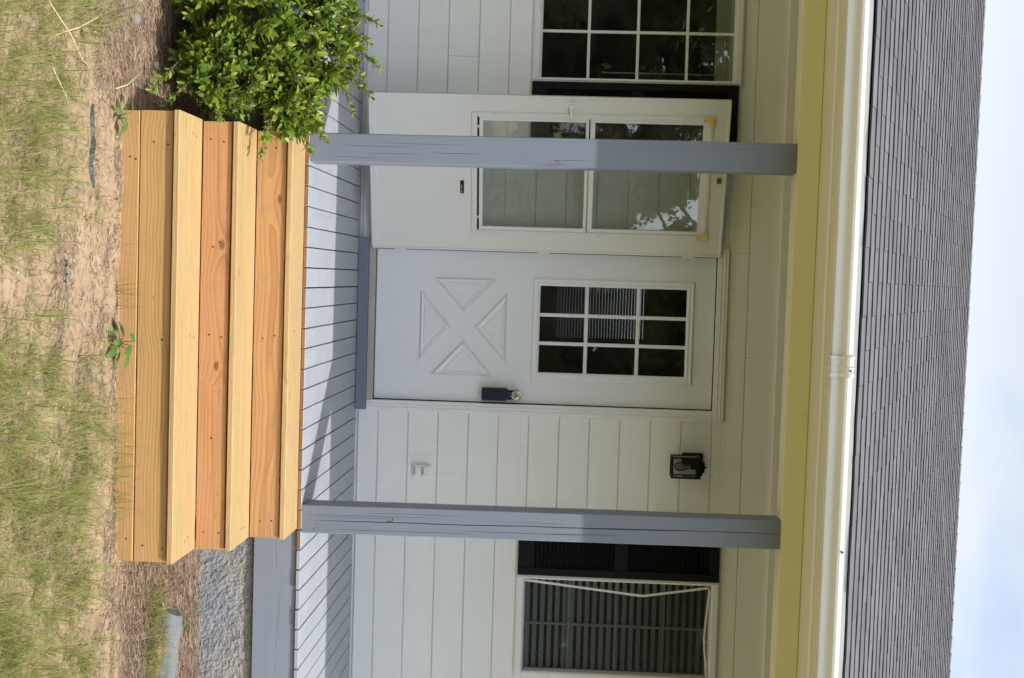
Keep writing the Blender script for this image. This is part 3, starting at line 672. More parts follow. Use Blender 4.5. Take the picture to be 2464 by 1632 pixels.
wl = window(*OPEN_L, -1.592, -1.026, 1.046, 2.186, -1.309, (1.328, 1.617, 1.907), 'dark gridded window left of the open storm door', False)
wr = window(*OPEN_R, 1.956, 2.516, 1.045, 2.164, 2.237, (1.318, 1.602, 1.888), 'gridded window with bent screen frame at the right edge', True)
# bent screen frame
scr = [(1.960, 1.047), (1.990, 1.36), (2.029, 1.757), (1.995, 1.96), (1.962, 2.160)]
top = [(1.962, 2.160), (2.12, 2.150), (2.278, 2.136), (2.40, 2.143), (2.512, 2.158)]
def strip(path, wd, dirx):
    mb = MB()
    for (a, b), (c, d) in zip(path, path[1:]):
        o = (wd, 0) if dirx else (0, -wd)
        P_ = [(a, b), (c, d), (c + o[0], d + o[1]), (a + o[0], b + o[1])]
        for y0_ in (-.012, -.004): mb.face([(x, y0_, z) for x, z in P_])
        for q1, q2 in ((0, 1), (2, 3)): mb.face([(P_[q1][0], -.012, P_[q1][1]), (P_[q2][0], -.012, P_[q2][1]), (P_[q2][0], -.004, P_[q2][1]), (P_[q1][0], -.004, P_[q1][1])])
    return mb
strip([(p_[0], p_[1]) for p_ in (scr[0], scr[2], scr[4])], .013, True).build('screen_frame', 'alu_white', wr)
strip([top[0], top[2], top[4]], .011, False).build('screen_frame', 'alu_white', wr)
mb = MB(); mb.face([(x, -.007, z) for x, z in [(1.973, 1.047), (2.515, 1.047), (2.515, 2.15), (2.278, 2.127), (1.972, 2.152), (2.040, 1.757)]]); mb.build('insect_screen', 'screen', wr)
bl = empty('window_blind', (2.236, .07, 2.17), 'grey horizontal slat blind behind the right window', 'blind')
for i in range(25):
    z = 1.056 + i * .0449
    mb = MB(); P_ = [(1.962, .048, z), (2.512, .048, z), (2.512, .062, z + .025), (1.962, .062, z + .025)]
    mb.face(P_); mb.face([(x, y + .002, zq + .001) for x, y, zq in P_]); mb.build('slat', 'blind', bl)
for x in (2.05, 2.42): MB().tube([(x, .046, 1.05), (x, .046, 2.16)], .0012, 5).build('cord', 'rod', bl)
rsd = empty('roller_shade', (-1.31, .06, 2.19), 'pale raised shade at the top of the left window', 'shade')
MB().box(-1.588, -1.03, .06, .068, 2.075, 2.19, .002).build('cloth', 'shade_cloth', rsd); MB().box(-1.588, -1.03, .05, .0595, 2.14, 2.186, .003).build('headrail', 'blind', rsd)
MB().tube([(-1.077, .055, 1.41), (-1.075, .055, 2.075)], .004, 6).build('wand', 'rod', rsd)
# --- shutters
def shutter(x0, x1, z0, z1, label):
    mb = MB(); yb, yf = -.003, -.030
    mb.box(x0 + .01, x1 - .01, yb - .006, yb, z0 + .01, z1 - .01)
    mid = z0 + (z1 - z0) * .515
    for a in ((x0, x0 + .045, z0, z1), (x1 - .045, x1, z0, z1), (x0 + .0455, x1 - .0455, z0, z0 + .10), (x0 + .0455, x1 - .0455, z1 - .06, z1), (x0 + .0455, x1 - .0455, mid - .04, mid + .04)):
        mb.box(a[0], a[1], yf, yb, a[2], a[3], .003)
    s = mb.build('shutter', 'shutter', house); tag(s, label)
    for a, b in ((z0 + .105, mid - .042), (mid + .042, z1 - .062)):
        n = int((b - a) / .0245)
        for i in range(n):
            z = a + (i + .5) * (b - a) / n
            MB().face([(x0 + .046, -.024, z - .011), (x1 - .046, -.024, z - .011), (x1 - .046, -.010, z + .010), (x0 + .046, -.010, z + .010)]).face([(x0 + .046, -.024, z - .011), (x1 - .046, -.024, z - .011), (x1 - .046, -.010, z - .013), (x0 + .046, -.010, z - .013)]).build('louver', 'shutter', s, fix=False)
shutter(-1.0045, -.645, 1.003, 2.212, 'black louvered shutter half hidden behind the storm door')
shutter(1.566, 1.932, 1.006, 2.205, 'black louvered shutter beside the right window')

# --- lantern
ln = empty('wall_lantern', (1.205, 0, 2.02), 'black square wall lantern with clear bulb beside the door', 'lantern')
B('backplate', 'black_metal', ln, 1.163, 1.240, -.020, -.0005, 1.960, 2.086, .006)
cx, cy = 1.232, -.118; hw = .058; za, zb = 1.888, 2.052
mb = MB()
for sx in (-1, 1):
    for sy in (-1, 1): mb.box(cx + sx * hw - .005, cx + sx * hw + .005, cy + sy * hw - .005, cy + sy * hw + .005, za, zb, .001)
for z in (za, zb - .012):
    for sg in (-1, 1):
        mb.box(cx - hw + .0055, cx + hw - .0055, cy + sg * hw - .0048, cy + sg * hw + .0048, z, z + .012, .001); mb.box(cx + sg * hw - .0048, cx + sg * hw + .0048, cy - hw + .0055, cy + hw - .0055, z, z + .012, .001)
mb.build('cage', 'black_metal', ln)
mb = MB(); mb.box(cx - hw - .004, cx + hw + .004, cy - hw - .004, cy + hw + .004, zb + .0005, zb + .008, .002)
mb.box(cx - .045, cx + .045, cy - .045, cy + .045, zb + .0085, zb + .020, .003); mb.box(cx - .030, cx + .030, cy - .030, cy + .030, zb + .0205, zb + .033, .003)
mb.tube([(cx, cy, zb + .0335), (cx, cy, zb + .045)], .006, 8); mb.box(cx - .012, cx + .012, cy + .0455, -.0205, zb - .01, zb + .0195, .002)
mb.build('cap', 'black_metal', ln)
MB().tube([(cx, cy, zb - .002), (cx, cy, zb - .045)], .017, 12).build('socket', 'black_metal', ln)
mb = MB(); mb.lathe([(.012, 0), (.014, -.012), (.024, -.045), (.028, -.066), (.024, -.083), (.012, -.095), (0, -.098)], (cx, cy, zb - .046), 'z', 16); mb.build('bulb', 'lamp_glass', ln, smooth=True)
mb = MB()
for a in range(6):
    t = a * math.pi / 3; mb.tube([(cx + .004 * math.cos(t), cy + .004 * math.sin(t), zb - .06), (cx + .012 * math.cos(t), cy + .012 * math.sin(t), zb - .125)], .0022, 5)
mb.build('filament', 'filament', ln)
for sg in (-1, 1):
    B('pane', 'lamp_glass', ln, cx - hw + .006, cx + hw - .006, cy + sg * hw - .001, cy + sg * hw + .001, za + .013, zb - .013)
    B('pane', 'lamp_glass', ln, cx + sg * hw - .001, cx + sg * hw + .001, cy - hw + .006, cy + hw - .006, za + .013, zb - .013)
# --- outlet cover
oc = empty('outlet_cover', (1.334, 0, .347), 'white weatherproof outlet cover low on the siding', 'outlet')
B('plate', 'white_plastic', oc, 1.296, 1.372, -.009, -.0005, .346, .466, .003)
for z in (.362, .413):
    l = MB(); l.box(1.302, 1.364, -.026, -.0095, z, z + .043, .004); l.box(1.310, 1.358, -.030, -.0262, z + .010, z + .036, .003); lo = l.build('lid', 'white_plastic', oc)
    B('slot', 'threshold', lo, 1.306, 1.350, -.0275, -.0262, z + .002, z + .009)
B('hinge', 'white_plastic', oc, 1.2975, 1.3015, -.030, -.0095, .356, .456, .001)

# ------------------------------------------------------------------ porch deck
dk = empty('porch_deck', (.5, -.75, 0), 'grey painted plank porch deck in front of the door', 'deck')
rd = random.Random(5); x = -.059 - .0985 * 27; FR = (-.52, 1.47)
i = 0
while x < 3.7:
    g = rd.uniform(.0020, .0034); x0, x1 = x + g, x + .0985 - g; yf = -1.493 + rd.uniform(-.004, .003); rz = rd.uniform(-.0016, .0008)
    mid = (x0 + x1) / 2; raw = FR[0] < mid < FR[1]
    mb = MB(); mb.box(x0, x1, yf, -.003, -.021, rz, .0022, {'-y': 1} if raw else None)
    mb.build('deck_board', ['deck_paint', 'raw_end'], dk); x += .0985; i += 1
B('rim_joist', 'rim_paint', dk, XL, XR, -1.478, -1.440, -.236, -.0225, .003)
for y in (-.75, -.04): B('joist', 'gap_dark', dk, XL, XR, y - .02, y + .02, -.2, -.0225)
mb = MB(); NX, NZ = 220, 24
for j in range(NZ + 1):
    for i in range(NX + 1):
        xx_ = 1.0 + 2.6 * i / NX; zz_ = -.68 + .442 * j / NZ
        mb.v.append((xx_, -1.452 + .006 * noise.noise((xx_ * 9, zz_ * 9, 0)) + .004 * noise.noise((xx_ * 30, zz_ * 30, 4)), zz_))
for j in range(NZ):
    for i in range(NX): a = j * (NX + 1) + i; mb.f.append((a, a + 1, a + NX + 2, a + NX + 1)); mb.mi.append(0)
mb.box(XL, 1.0, -1.452, -1.30, -.68, -.2375); mb.box(3.6, XR, -1.452, -1.30, -.68, -.2375); mb.box(1.0, 3.6, -1.44, -1.30, -.68, -.2375)
mb.build('foundation_wall', 'stucco', dk, fix=False)

# ------------------------------------------------------------------ posts
def post(xb, xt, zt, mat, label, seed):
    rp = random.Random(seed); mb = MB(); n = 26; wd = .140; pr = []
    ch = .004
    for i in range(n + 1):
        t = i / n; z = .001 + t * zt; xo = xb + (xt - xb) * t + .0022 * math.sin(3 * t + seed); q = [.0012 * noise.noise((z * 3, seed, e)) for e in range(4)]
        pr.append([(xo + ch + q[0], -1.488, z), (xo + wd - ch + q[1], -1.488, z), (xo + wd + q[1], -1.488 + ch, z), (xo + wd + q[2], -1.348 - ch, z), (xo + wd - ch + q[2], -1.348, z), (xo + ch + q[3], -1.348, z), (xo + q[3], -1.348 - ch, z), (xo + q[0], -1.488 + ch, z)])
    for i in range(n):
        for j in range(8): k_ = (j + 1) % 8; mb.face([pr[i][j], pr[i][k_], pr[i + 1][k_], pr[i + 1][j]])
    mb.face(pr[0]); mb.face(pr[-1])
    # merge
    o = mb.build('porch_post', mat); bm = bmesh.new(); bm.from_mesh(o.data); bmesh.ops.remove_doubles(bm, verts=bm.verts, dist=1e-5); bmesh.ops.recalc_face_normals(bm, faces=bm.faces); bm.to_mesh(o.data); bm.free()
    return tag(o, label, 'post', 'porch posts')
post(-.515, -.515, 2.3235, 'post_paint_smooth', 'grey square porch post in front of the open storm door', 2)
post(1.295, 1.2795, 2.3165, 'post_paint', 'grey cracked porch post between the lantern and the right window', 4)

# ------------------------------------------------------------------ steps
stp = empty('wooden_steps', (.46, -2.0, -.6), 'new yellow pine steps with three treads leading to the porch', 'steps')
def plank(name, mat, x0, x1, y0, y1, z0, z1, seed, bow=.0):
    rp = random.Random(seed); mb = MB(); n = 14; c = .003
    ring_ = lambda x, dz, dy: [(x, y0 + c + dy, z0 + dz), (x, y1 - c + dy, z0 + dz), (x, y1 + dy, z0 + c + dz), (x, y1 + dy, z1 - c + dz), (x, y1 - c + dy, z1 + dz), (x, y0 + c + dy, z1 + dz), (x, y0 + dy, z1 - c + dz), (x, y0 + dy, z0 + c + dz)]
    rows = []
    for i in range(n + 1):
        t = i / n; rows.append(ring_(x0 + (x1 - x0) * t, bow * math.sin(math.pi * t) + .001 * noise.noise((t * 4, seed, 0)), .0012 * noise.noise((t * 5, seed, 7))))
    for i in range(n):
        for j in range(8): k_ = (j + 1) % 8; mb.face([rows[i][j], rows[i][k_], rows[i + 1][k_], rows[i + 1][j]])
    mb.face(rows[0]); mb.face(rows[-1])
    o = mb.build(name, mat, stp); bm = bmesh.new(); bm.from_mesh(o.data); bmesh.ops.remove_doubles(bm, verts=bm.verts, dist=1e-5); bmesh.ops.recalc_face_normals(bm, faces=bm.faces); bm.to_mesh(o.data); bm.free()
    return o
SX0, SX1 = -.492, 1.405
plank('tread', 'pine_pale', SX0 + .006, SX1 + .004, -1.772, -1.4985, -.0445, -.0195, 1)
plank('tread', 'pine_pale', SX0 + .004, SX1 + .002, -2.078, -1.7600, -.2155, -.1905, 2)
plank('tread', 'pine_pale', SX0 - .002, SX1 - .001, -2.388, -2.0655, -.3805, -.3555, 3)
risers = [plank('riser', 'pine_riser', SX0 + .008, SX1 + .002, -1.757, -1.721, -.1895, -.0515, 4), plank('riser', 'pine_red', SX0 + .004, SX1 + .001, -2.062, -2.026, -.3535, -.2245, 5, -.002),
          plank('riser', 'pine_gold', SX0, SX1 - .003, -2.366, -2.330, -.5275, -.3885, 6), plank('riser', 'pine_gold', SX0 + .002, SX1 - .004, -2.367, -2.331, -.69, -.5315, 7)]
for x in (SX0 + .03, .44, SX1 - .07):
    mb = MB(); pf = [(-1.4805, -.046), (-1.7195, -.046), (-1.7195, -.217), (-2.0245, -.217), (-2.0245, -.382), (-2.3285, -.382), (-2.3285, -.66), (-2.1, -.66), (-1.4805, -.30)]
    mb.extrude_x(pf, x, x + .038).build('stringer', 'pine_riser', stp)
mb = MB()
for x, y, zs_ in ((-.40, -1.757, (-.15, -.10)), (.47, -1.757, (-.145, -.09)), (1.33, -1.757, (-.14, -.085)), (-.40, -2.062, (-.32, -.26)), (.46, -2.062, (-.31, -.255)), (1.34, -2.062, (-.32, -.25)), (-.36, -2.366, (-.47, -.41)), (.47, -2.366, (-.42,)), (1.34, -2.366, (-.49, -.405)), (-.30, -2.367, (-.545, -.57)), (1.31, -2.367, (-.56,)), (.05, -2.062, (-.3, -.27)), (.9, -2.062, (-.29,))):
    for z in zs_:
        dx = random.uniform(-.012, .012); mb.tube([(x + dx, y + .002, z), (x + dx, y - .0012, z)], .0042, 8)
for x, y, z in ((-.42, -2.2, -.3555), (-.41, -2.15, -.3555), (.45, -2.2, -.3555), (.46, -2.14, -.3555), (1.34, -2.22, -.3555), (1.33, -2.17, -.3555), (1.34, -1.9, -.1905), (1.345, -1.84, -.1905), (1.35, -1.62, -.0195), (-.43, -1.9, -.1905), (.44, -1.66, -.0195)):
    mb.tube([(x, y, z - .002), (x, y, z + .0012)], .004, 8)
tag(mb.build('screw_heads', 'screw', stp), kind='stuff')

# ------------------------------------------------------------------ shrub
def leaf_mesh(fold=.25, curl=.12):
    v = []; f = []
    prof_ = [(0, .03), (.22, .32), (.48, .42), (.75, .32), (.93, .12), (1, .02)]
    for t, wd in prof_:
        z = -curl * t * t * 1.0
        v += [(t, -wd * .5, z + wd * fold), (t, 0, z), (t, wd * .5, z + wd * fold)]
    for i in range(len(prof_) - 1):
        a = i * 3; f += [(a, a + 1, a + 4, a + 3), (a + 1, a + 2, a + 5, a + 4)]
    return v, f
LV = [leaf_mesh(.22, .1), leaf_mesh(.35, .22), leaf_mesh(.12, .02)]
def frame(o, d, up_, s):
    d = d.normalized(); y = up_.cross(d)
    if y.length < 1e-4: y = Vector((1, 0, 0)).cross(d)
    y.normalize(); z = d.cross(y)
    return Matrix(((d.x * s, y.x * s, z.x * s, o.x), (d.y * s, y.y * s, z.y * s, o.y), (d.z * s, y.z * s, z.z * s, o.z), (0, 0, 0, 1)))
sh = empty('shrub', (-1.05, -1.8, -.58), 'dense green broadleaf shrub spilling over the left end of the steps', 'shrub')
rb = random.Random(21)
EL = [((-1.22, -1.86, -.15), (.70, .36, .39), 1.0), ((-.73, -1.97, -.30), (.215, .20, .235), .35), ((-.63, -1.83, .0), (.20, .20, .13), .3), ((-.93, -1.76, .13), (.28, .2, .155), .3), ((-1.5, -1.8, .05), (.45, .3, .3), .3)]
leaves = []; twigs = MB()
root = Vector((-1.1, -1.78, -.56))
def inside(p_, sc1=1.0):
    return any(sum(((p_[i] - c[i]) / (r_[i] * sc1)) ** 2 for i in range(3)) < 1 for c, r_, _ in EL)
def shoot(tip, d, n, L, s0, young):
    base = tip - d * L
    twigs.tube([base, base.lerp(tip, .6) + Vector((rb.uniform(-.004, .004),) * 3), tip], [.0022, .0016, .0009], 4, False)
    side = d.cross(Vector((0, 0, 1))); side = side.normalized() if side.length > .01 else Vector((1, 0, 0)); oth = d.cross(side)
    for i in range(n):
        t = (i + .5) / n; p_ = base.lerp(tip, t); a = i * 2.4 + rb.uniform(-.5, .5)
        o = side * math.cos(a) + oth * math.sin(a); op = .95 - .5 * t
        ld = (o * op + d * (1 - op * .55) + Vector((0, 0, .12))).normalized()
        s = s0 * (1 - .35 * abs(t - .45)) * rb.uniform(.7, 1.12)
        nrm = (d + Vector((0, 0, .7)) + Vector((rb.uniform(-.5, .5), rb.uniform(-.5, .5), rb.uniform(-.2, .4)))).normalized()
        leaves.append((p_, frame(p_, ld, nrm, s), young and t > .35 and rb.random() < .6))
cnt = 0; tries = 0
while cnt < 1350 and tries < 40000:
    tries += 1
    c, r_, _ = rb.choices(EL, [1.0, .26, .2, .24, .25])[0]
    v = Vector((rb.gauss(0, 1), rb.gauss(0, 1), rb.gauss(0, 1))).normalized()
    rad = rb.uniform(.45, 1.0) ** .45 * rb.uniform(.93, 1.06) * (1 + .10 * noise.noise((v.x * 3 + c[0], v.y * 3, v.z * 3)))
    p_ = Vector((c[0] + v.x * r_[0] * rad, c[1] + v.y * r_[1] * rad, c[2] + v.z * r_[2] * rad))
    if p_.z < -.56 or p_.y > -1.50: continue
    if p_.x > -.50 and p_.z < -.02 - (0 if p_.y > -1.76 else .165 if p_.y > -2.07 else .33) + .02: continue
    if inside(p_, .70) and rb.random() < .6: continue
    if v.y > .35 and rb.random() < .6: continue
    gap = noise.noise((p_.x * 5.5, p_.y * 5.5, p_.z * 5.5))
    if gap < -.30 and rb.random() < .85: continue
    if p_.z < -.46 and rb.random() < .6: continue
    d = (Vector((v.x / r_[0], v.y / r_[1], v.z / r_[2])).normalized() * .8 + Vector((rb.uniform(-.4, .4), rb.uniform(-.4, .4), rb.uniform(.1, .8)))).normalized()
    outer = not inside(p_, .9)
    shoot(p_ , d, rb.randint(7, 11), rb.uniform(.07, .12), rb.uniform(.046, .066), outer and rb.random() < .30); cnt += 1
for a, b in (((-.78, -1.76, .16), (-.672, -1.72, .315)), ((-.95, -1.78, .18), (-.80, -1.76, .35)), ((-1.05, -1.76, .2), (-1.0, -1.74, .34)), ((-.9, -1.75, .18), (-.74, -1.70, .28)), ((-.6, -1.85, -.05), (-.365, -1.93, -.13)), ((-.62, -1.85, .0), (-.41, -1.86, .065)), ((-.58, -1.9, -.08), (-.43, -1.98, -.11)),
             ((-.6, -1.83, .05), (-.46, -1.8, .12)), ((-.7, -2.05, -.4), (-.54, -2.15, -.5)), ((-.75, -2.1, -.45), (-.60, -2.2, -.54)), ((-.62, -2.0, -.3), (-.5, -2.12, -.27)), ((-1.0, -1.85, .15), (-.9, -1.8, .31)), ((-.85, -1.7, .12), (-.62, -1.62, .22))):
    a = Vector(a); b = Vector(b); d = (b - a).normalized()
    twigs.tube([a, a.lerp(b, .5) + Vector((0, 0, .012)), b], [.003, .0022, .001], 4, False)
    for t in (.35, .6, .85, 1.0):
        q = a.lerp(b, t); dd = (d + Vector((rb.uniform(-.5, .5), rb.uniform(-.5, .5), rb.uniform(-.2, .5)))).normalized()
        shoot(q + dd * .03, dd, rb.randint(6, 9), .06, rb.uniform(.034, .046), True)
for i in range(26):
    t = Vector((rb.uniform(-1.75, -.62), rb.uniform(-2.02, -1.62), rb.uniform(-.3, .2)))
    if not inside(t, .95): continue
    a = root + Vector((rb.uniform(-.45, .35), rb.uniform(-.14, .12), 0)); m_ = a.lerp(t, .5) + Vector((rb.uniform(-.08, .08), rb.uniform(-.06, .06), .06))
    twigs.tube([a, a.lerp(m_, .5) + Vector((.01, .01, .0)), m_, t], [.012, .009, .006, .003], 6, False)
twigs.build('branches', 'twig', sh, fix=False)
vis = []
for i, (p_, Mx, yg) in enumerate(leaves):
    u_, v_ = px(p_); vis.append((0 if (0 < v_ < 1632 and not yg and p_.y < -1.6) else 1, p_.y + .4 * abs(p_.z + .1), i))
vis.sort(); big = {i for _, _, i in vis[:300]}
LM = []
for v, f in LV:
    me = bpy.data.meshes.new('leaf'); me.from_pydata(v, [], f); me.materials.append(MATS['leaf_obj']); me.polygons.foreach_set('use_smooth', [True] * len(f)); me.update(); LM.append(me)
mo, mn = MB(), MB(); wsh = Vector(sh.location)
for i, (p_, Mx, yg) in enumerate(leaves):
    if i in big:
        o = bpy.data.objects.new('leaf', LM[rb.randrange(3)]); o.matrix_basis = Matrix.Translation(-wsh) @ Mx; link(o, sh); continue
    v, f = LV[rb.randrange(3)]; T = mn if yg else mo; b = len(T.v)
    T.v += [tuple(Mx @ Vector(q)) for q in v]; T.f += [tuple(b + j for j in g) for g in f]; T.mi += [0] * len(f)
tag(mo.build('foliage', 'leaf_island', sh, True, False), kind='stuff'); tag(mn.build('young_foliage', 'leaf_new', sh, True, False), kind='stuff')

# ------------------------------------------------------------------ grass, straw, debris
rg = random.Random(99); gr = MB()
def blade(p_, d, L, wd, bend):
    side = Vector((-d.y, d.x, 0)); side = side.normalized() if side.length > 1e-3 else Vector((1, 0, 0))
    n = 4; b = len(gr.v); pos = Vector(p_); dr = Vector(d)
    for i in range(n + 1):
        t = i / n; ww = wd * (1 - t) ** .7 * .5 + .0002
        gr.v.append(tuple(pos - side * ww)); gr.v.append(tuple(pos + side * ww))
        dr = (dr + Vector((0, 0, -bend * .5 * t))).normalized(); pos = pos + dr * (L / n)
        zg = -.60
        if pos.z < zg + .006: pos.z = zg + .006 + .003 * t
    for i in range(n): a = b + i * 2; gr.f.append((a, a + 1, a + 3, a + 2)); gr.mi.append(0)
def dens(x, y):
    n = noise.noise((x * 1.7, y * 1.7, 9)) + .8 * noise.noise((x * 5.3, y * 5.3, 2)) + .5 * noise.noise((x * 13, y * 13, 6))
    dn = .15 + .72 * n
    dn += .40 * sstep(-2.7, -3.45, y) + .35 * sstep(.1, 1.2, x) * sstep(-2.4, -2.7, y) + .25 * sstep(-.3, -1., x) * sstep(-2.6, -2.9, y)
    dn -= .32 * sstep(-2.8, -2.5, y) * (1 - sstep(.35, .9, x))
    dn -= .15 * sstep(-2.62, -2.45, y)
    dn -= .8 * sstep(.9, 1.05, x) * (1 - sstep(1.5, 1.75, x)) * sstep(-2.85, -2.65, y)
    dn -= .45 * math.exp(-((x - .05) ** 2 / .03 + (y + 3.0) ** 2 / .03)) + .3 * math.exp(-((x + .15) ** 2 / .02 + (y + 2.8) ** 2 / .02))
    return dn
nt_ = 0
for _ in range(13000):
    x = rg.uniform(-2.2, 3.3); y = rg.uniform(-5.6, -2.39)
    if rg.random() > dens(x, y): continue
    if y > -2.2: continue
    z = gh(x, y); nb = rg.randint(5, 12); cl = rg.uniform(.006, .022); lean = Vector((rg.uniform(-.5, .5), rg.uniform(-.35, .5), 0))
    if y > -2.5: nb = rg.randint(3, 7)
    for b_ in range(nb):
        a = rg.uniform(0, 6.28); tl = rg.uniform(.25, 1.5)
        d = (Vector((math.cos(a) * tl, math.sin(a) * tl, 1)) + lean).normalized()
        L = rg.uniform(.055, .17) if rg.random() < .82 else rg.uniform(.15, .27)
        blade((x + math.cos(a) * cl * rg.random(), y + math.sin(a) * cl * rg.random(), z - .003), d, L, rg.uniform(.0013, .0026), rg.uniform(.2, .9))
    nt_ += 1
for x, n in ((.26, 26), (.33, 18), (1.04, 16), (.98, 20), (1.12, 14), (.72, 10), (.88, 12), (.1, 7), (1.2, 14), (.6, 8)):
    for _ in range(n):
        a = rg.uniform(0, 6.28); tl = rg.uniform(.2, 1.1); xq = x + rg.gauss(0, .02); yq = -2.40 - abs(rg.gauss(0, .02))
        d = Vector((math.cos(a) * tl, -abs(math.sin(a)) * tl * .5, 1)).normalized(); blade((xq, yq, gh(xq, yq)), d, rg.uniform(.06, .17), rg.uniform(.0015, .0028), rg.uniform(.1, .6))
for _ in range(90):
    x = rg.gauss(1.78, .2); y = rg.uniform(-2.2, -1.95); z = gh(x, y)
    for b_ in range(4):
        a = rg.uniform(0, 6.28); tl = rg.uniform(.3, 1.2); blade((x, y, z), Vector((math.cos(a) * tl, math.sin(a) * tl, 1)).normalized(), rg.uniform(.05, .15), .0022, .6)
for _ in range(150):
    x = rg.uniform(1.62, 2.25); y = rg.uniform(-2.12, -2.0); z = gh(x, y)
    for b_ in range(3):
        a = rg.uniform(0, 6.28); tl = rg.uniform(.3, 1.2); blade((x, y, z), (Vector((math.cos(a) * tl, math.sin(a) * tl, 1)) + Vector((0, .35, 0))).normalized(), rg.uniform(.07, .19), rg.uniform(.0014, .0025), rg.uniform(.2, .7))
tag(gr.build('grass', 'grass', None, False, False), 'sparse wispy grass growing in the sand', 'grass', None, 'stuff')
def needles(name, mat, pts, Lr, wr_, label, cat, lift=.02):
    mb = MB()
    for x, y, h in pts:
        a = rg.uniform(0, 6.28); L = rg.uniform(*Lr); wd = rg.uniform(*wr_) * .5; z = gh(x, y) + .002 + rg.random() * lift * h
        dz = rg.uniform(-.15, .22) * min(1, h + .05); dx, dy = math.cos(a), math.sin(a); kx_ = rg.uniform(-.25, .25)
        p0 = Vector((x, y, z)); p1 = p0 + Vector((dx, dy, dz)) * L * .5; p2 = p1 + Vector((dx - dy * kx_, dy + dx * kx_, -dz * .4)) * L * .5
        p1.z = max(p1.z, gh(x, y) + .002); p2.z = max(p2.z, gh(x, y) + .002)
        s = Vector((-dy, dx, 0)) * wd; u_ = Vector((0, 0, wd))
        b = len(mb.v); mb.v += [tuple(p0 - s), tuple(p0 + s), tuple(p1 - s), tuple(p1 + s), tuple(p2 - s * .6), tuple(p2 + s * .6), tuple(p0 + u_ * 1.6), tuple(p1 + u_ * 1.6), tuple(p2 + u_)]
        mb.f += [(b, b + 6, b + 7, b + 2), (b + 6, b + 1, b + 3, b + 7), (b + 2, b + 7, b + 8, b + 4), (b + 7, b + 3, b + 5, b + 8)]; mb.mi += [0] * 4
    return tag(mb.build(name, mat, None, False, False), label, cat, None, 'stuff')
pr = []
while len(pr) < 15000:
    x = rg.uniform(1.36, 3.2); y = rg.uniform(-2.5, -1.455)
    e = sstep(-2.42 + .06 * noise.noise((x * 4, 0, 0)), -2.2, y) * sstep(1.33, 1.48, x)
    if rg.random() < e: pr.append((x, y, e))
needles('pine_straw', 'straw', pr, (.03, .10), (.0014, .003), 'brown pine straw bed right of the steps below the stucco', 'pine straw', .03)
pl = []
while len(pl) < 12000:
    x = rg.uniform(-2.2, -.40); y = rg.uniform(-2.75, -1.455)
    e = sstep(-2.70 + .1 * noise.noise((x * 3, 5, 0)), -2.45, y) * (1 - sstep(-.62, -.45, x) * .8) * (1 if y > -2.42 or x < -.5 else .5)
    if x > -.5 and y > -2.4: continue
    if rg.random() < e: pl.append((x, y, e))
needles('pine_straw', 'straw', pl, (.025, .09), (.0014, .003), 'dark pine straw mulch under the green shrub', 'pine straw', .022)
pd = []
while len(pd) < 30000:
    x = rg.uniform(-1.8, 3.0); y = rg.uniform(-4.4, -2.38)
    n = noise.noise((x * 2.2, y * 7.5, 3)) + .5 * noise.noise((x * 6, y * 14, 8)) + .5 * sstep(-2.47, -2.40, y)
    if rg.random() < sstep(-.05, .55, n) * .9 + .10: pd.append((x, y, .12))
needles('ground_litter', 'debris', pd, (.006, .045), (.001, .0028), 'dark twiggy litter scattered over the sand', 'litter', .01)

pb = MB()
for _ in range(900):       # grit and small pebbles
    x = rg.uniform(-1.6, 2.8); y = rg.uniform(-4.2, -2.4); r_ = rg.uniform(.0015, .006) * (1.6 if rg.random() < .05 else 1); z = gh(x, y) + r_ * .3; b = len(pb.v)
    pb.v += [(x + dx * r_ * rg.uniform(.7, 1.3), y + dy * r_ * rg.uniform(.7, 1.3), z + dz * r_ * .7) for dx, dy, dz in ((1, 0, 0), (0, 1, 0), (-1, 0, 0), (0, -1, 0), (0, 0, 1), (0, 0, -1))]
    pb.f += [(b, b + 1, b + 4), (b + 1, b + 2, b + 4), (b + 2, b + 3, b + 4), (b + 3, b, b + 4), (b + 1, b, b + 5), (b + 2, b + 1, b + 5), (b + 3, b + 2, b + 5), (b, b + 3, b + 5)]; pb.mi += [0] * 8
tag(pb.build('grit', 'grit', None, True, False), 'small pale grit and pebbles strewn over the sand', 'grit', None, 'stuff')

# ------------------------------------------------------------------ small things on the ground
def weed(loc, specs, label, toothed=True, stem_h=.08):
    w_ = empty('weed', loc, label, 'weed', 'weeds by the steps'); o = Vector(loc)
    for yaw_, el, dist, L, wd in specs:
        d = Vector((math.cos(yaw_), math.sin(yaw_), 0)); q = o + d * dist * math.cos(el) + Vector((0, 0, dist * math.sin(el) + .01))
        mid = o.lerp(q, .55) + Vector((0, 0, .012)); MB().tube([o, mid, q], [.0022, .0018, .0013], 5, False).build('stem', 'weed_stem', w_, True)
        mb = MB(); n = 7; ld = (d * math.cos(el * .4) + Vector((0, 0, math.sin(el * .4) - .2))).normalized(); sd = Vector((-d.y, d.x, .15)).normalized(); nr = ld.cross(sd)
        for i in range(n + 1):
            t = i / n; ww = wd * math.sin(math.pi * min(1, t * .93 + .05)) ** .8 * (1 + (.28 if toothed and i % 2 else 0)); c_ = q + ld * L * t - Vector((0, 0, .35 * L * t * t))
            mb.v += [tuple(c_ - sd * ww * .5 + nr * ww * -.12), tuple(c_), tuple(c_ + sd * ww * .5 + nr * ww * -.12)]
        for i in range(n): a = i * 3; mb.f += [(a, a + 1, a + 4, a + 3), (a + 1, a + 2, a + 5, a + 4)]; mb.mi += [0, 0]
        mb.build('leaf', 'weed', w_, True, False)
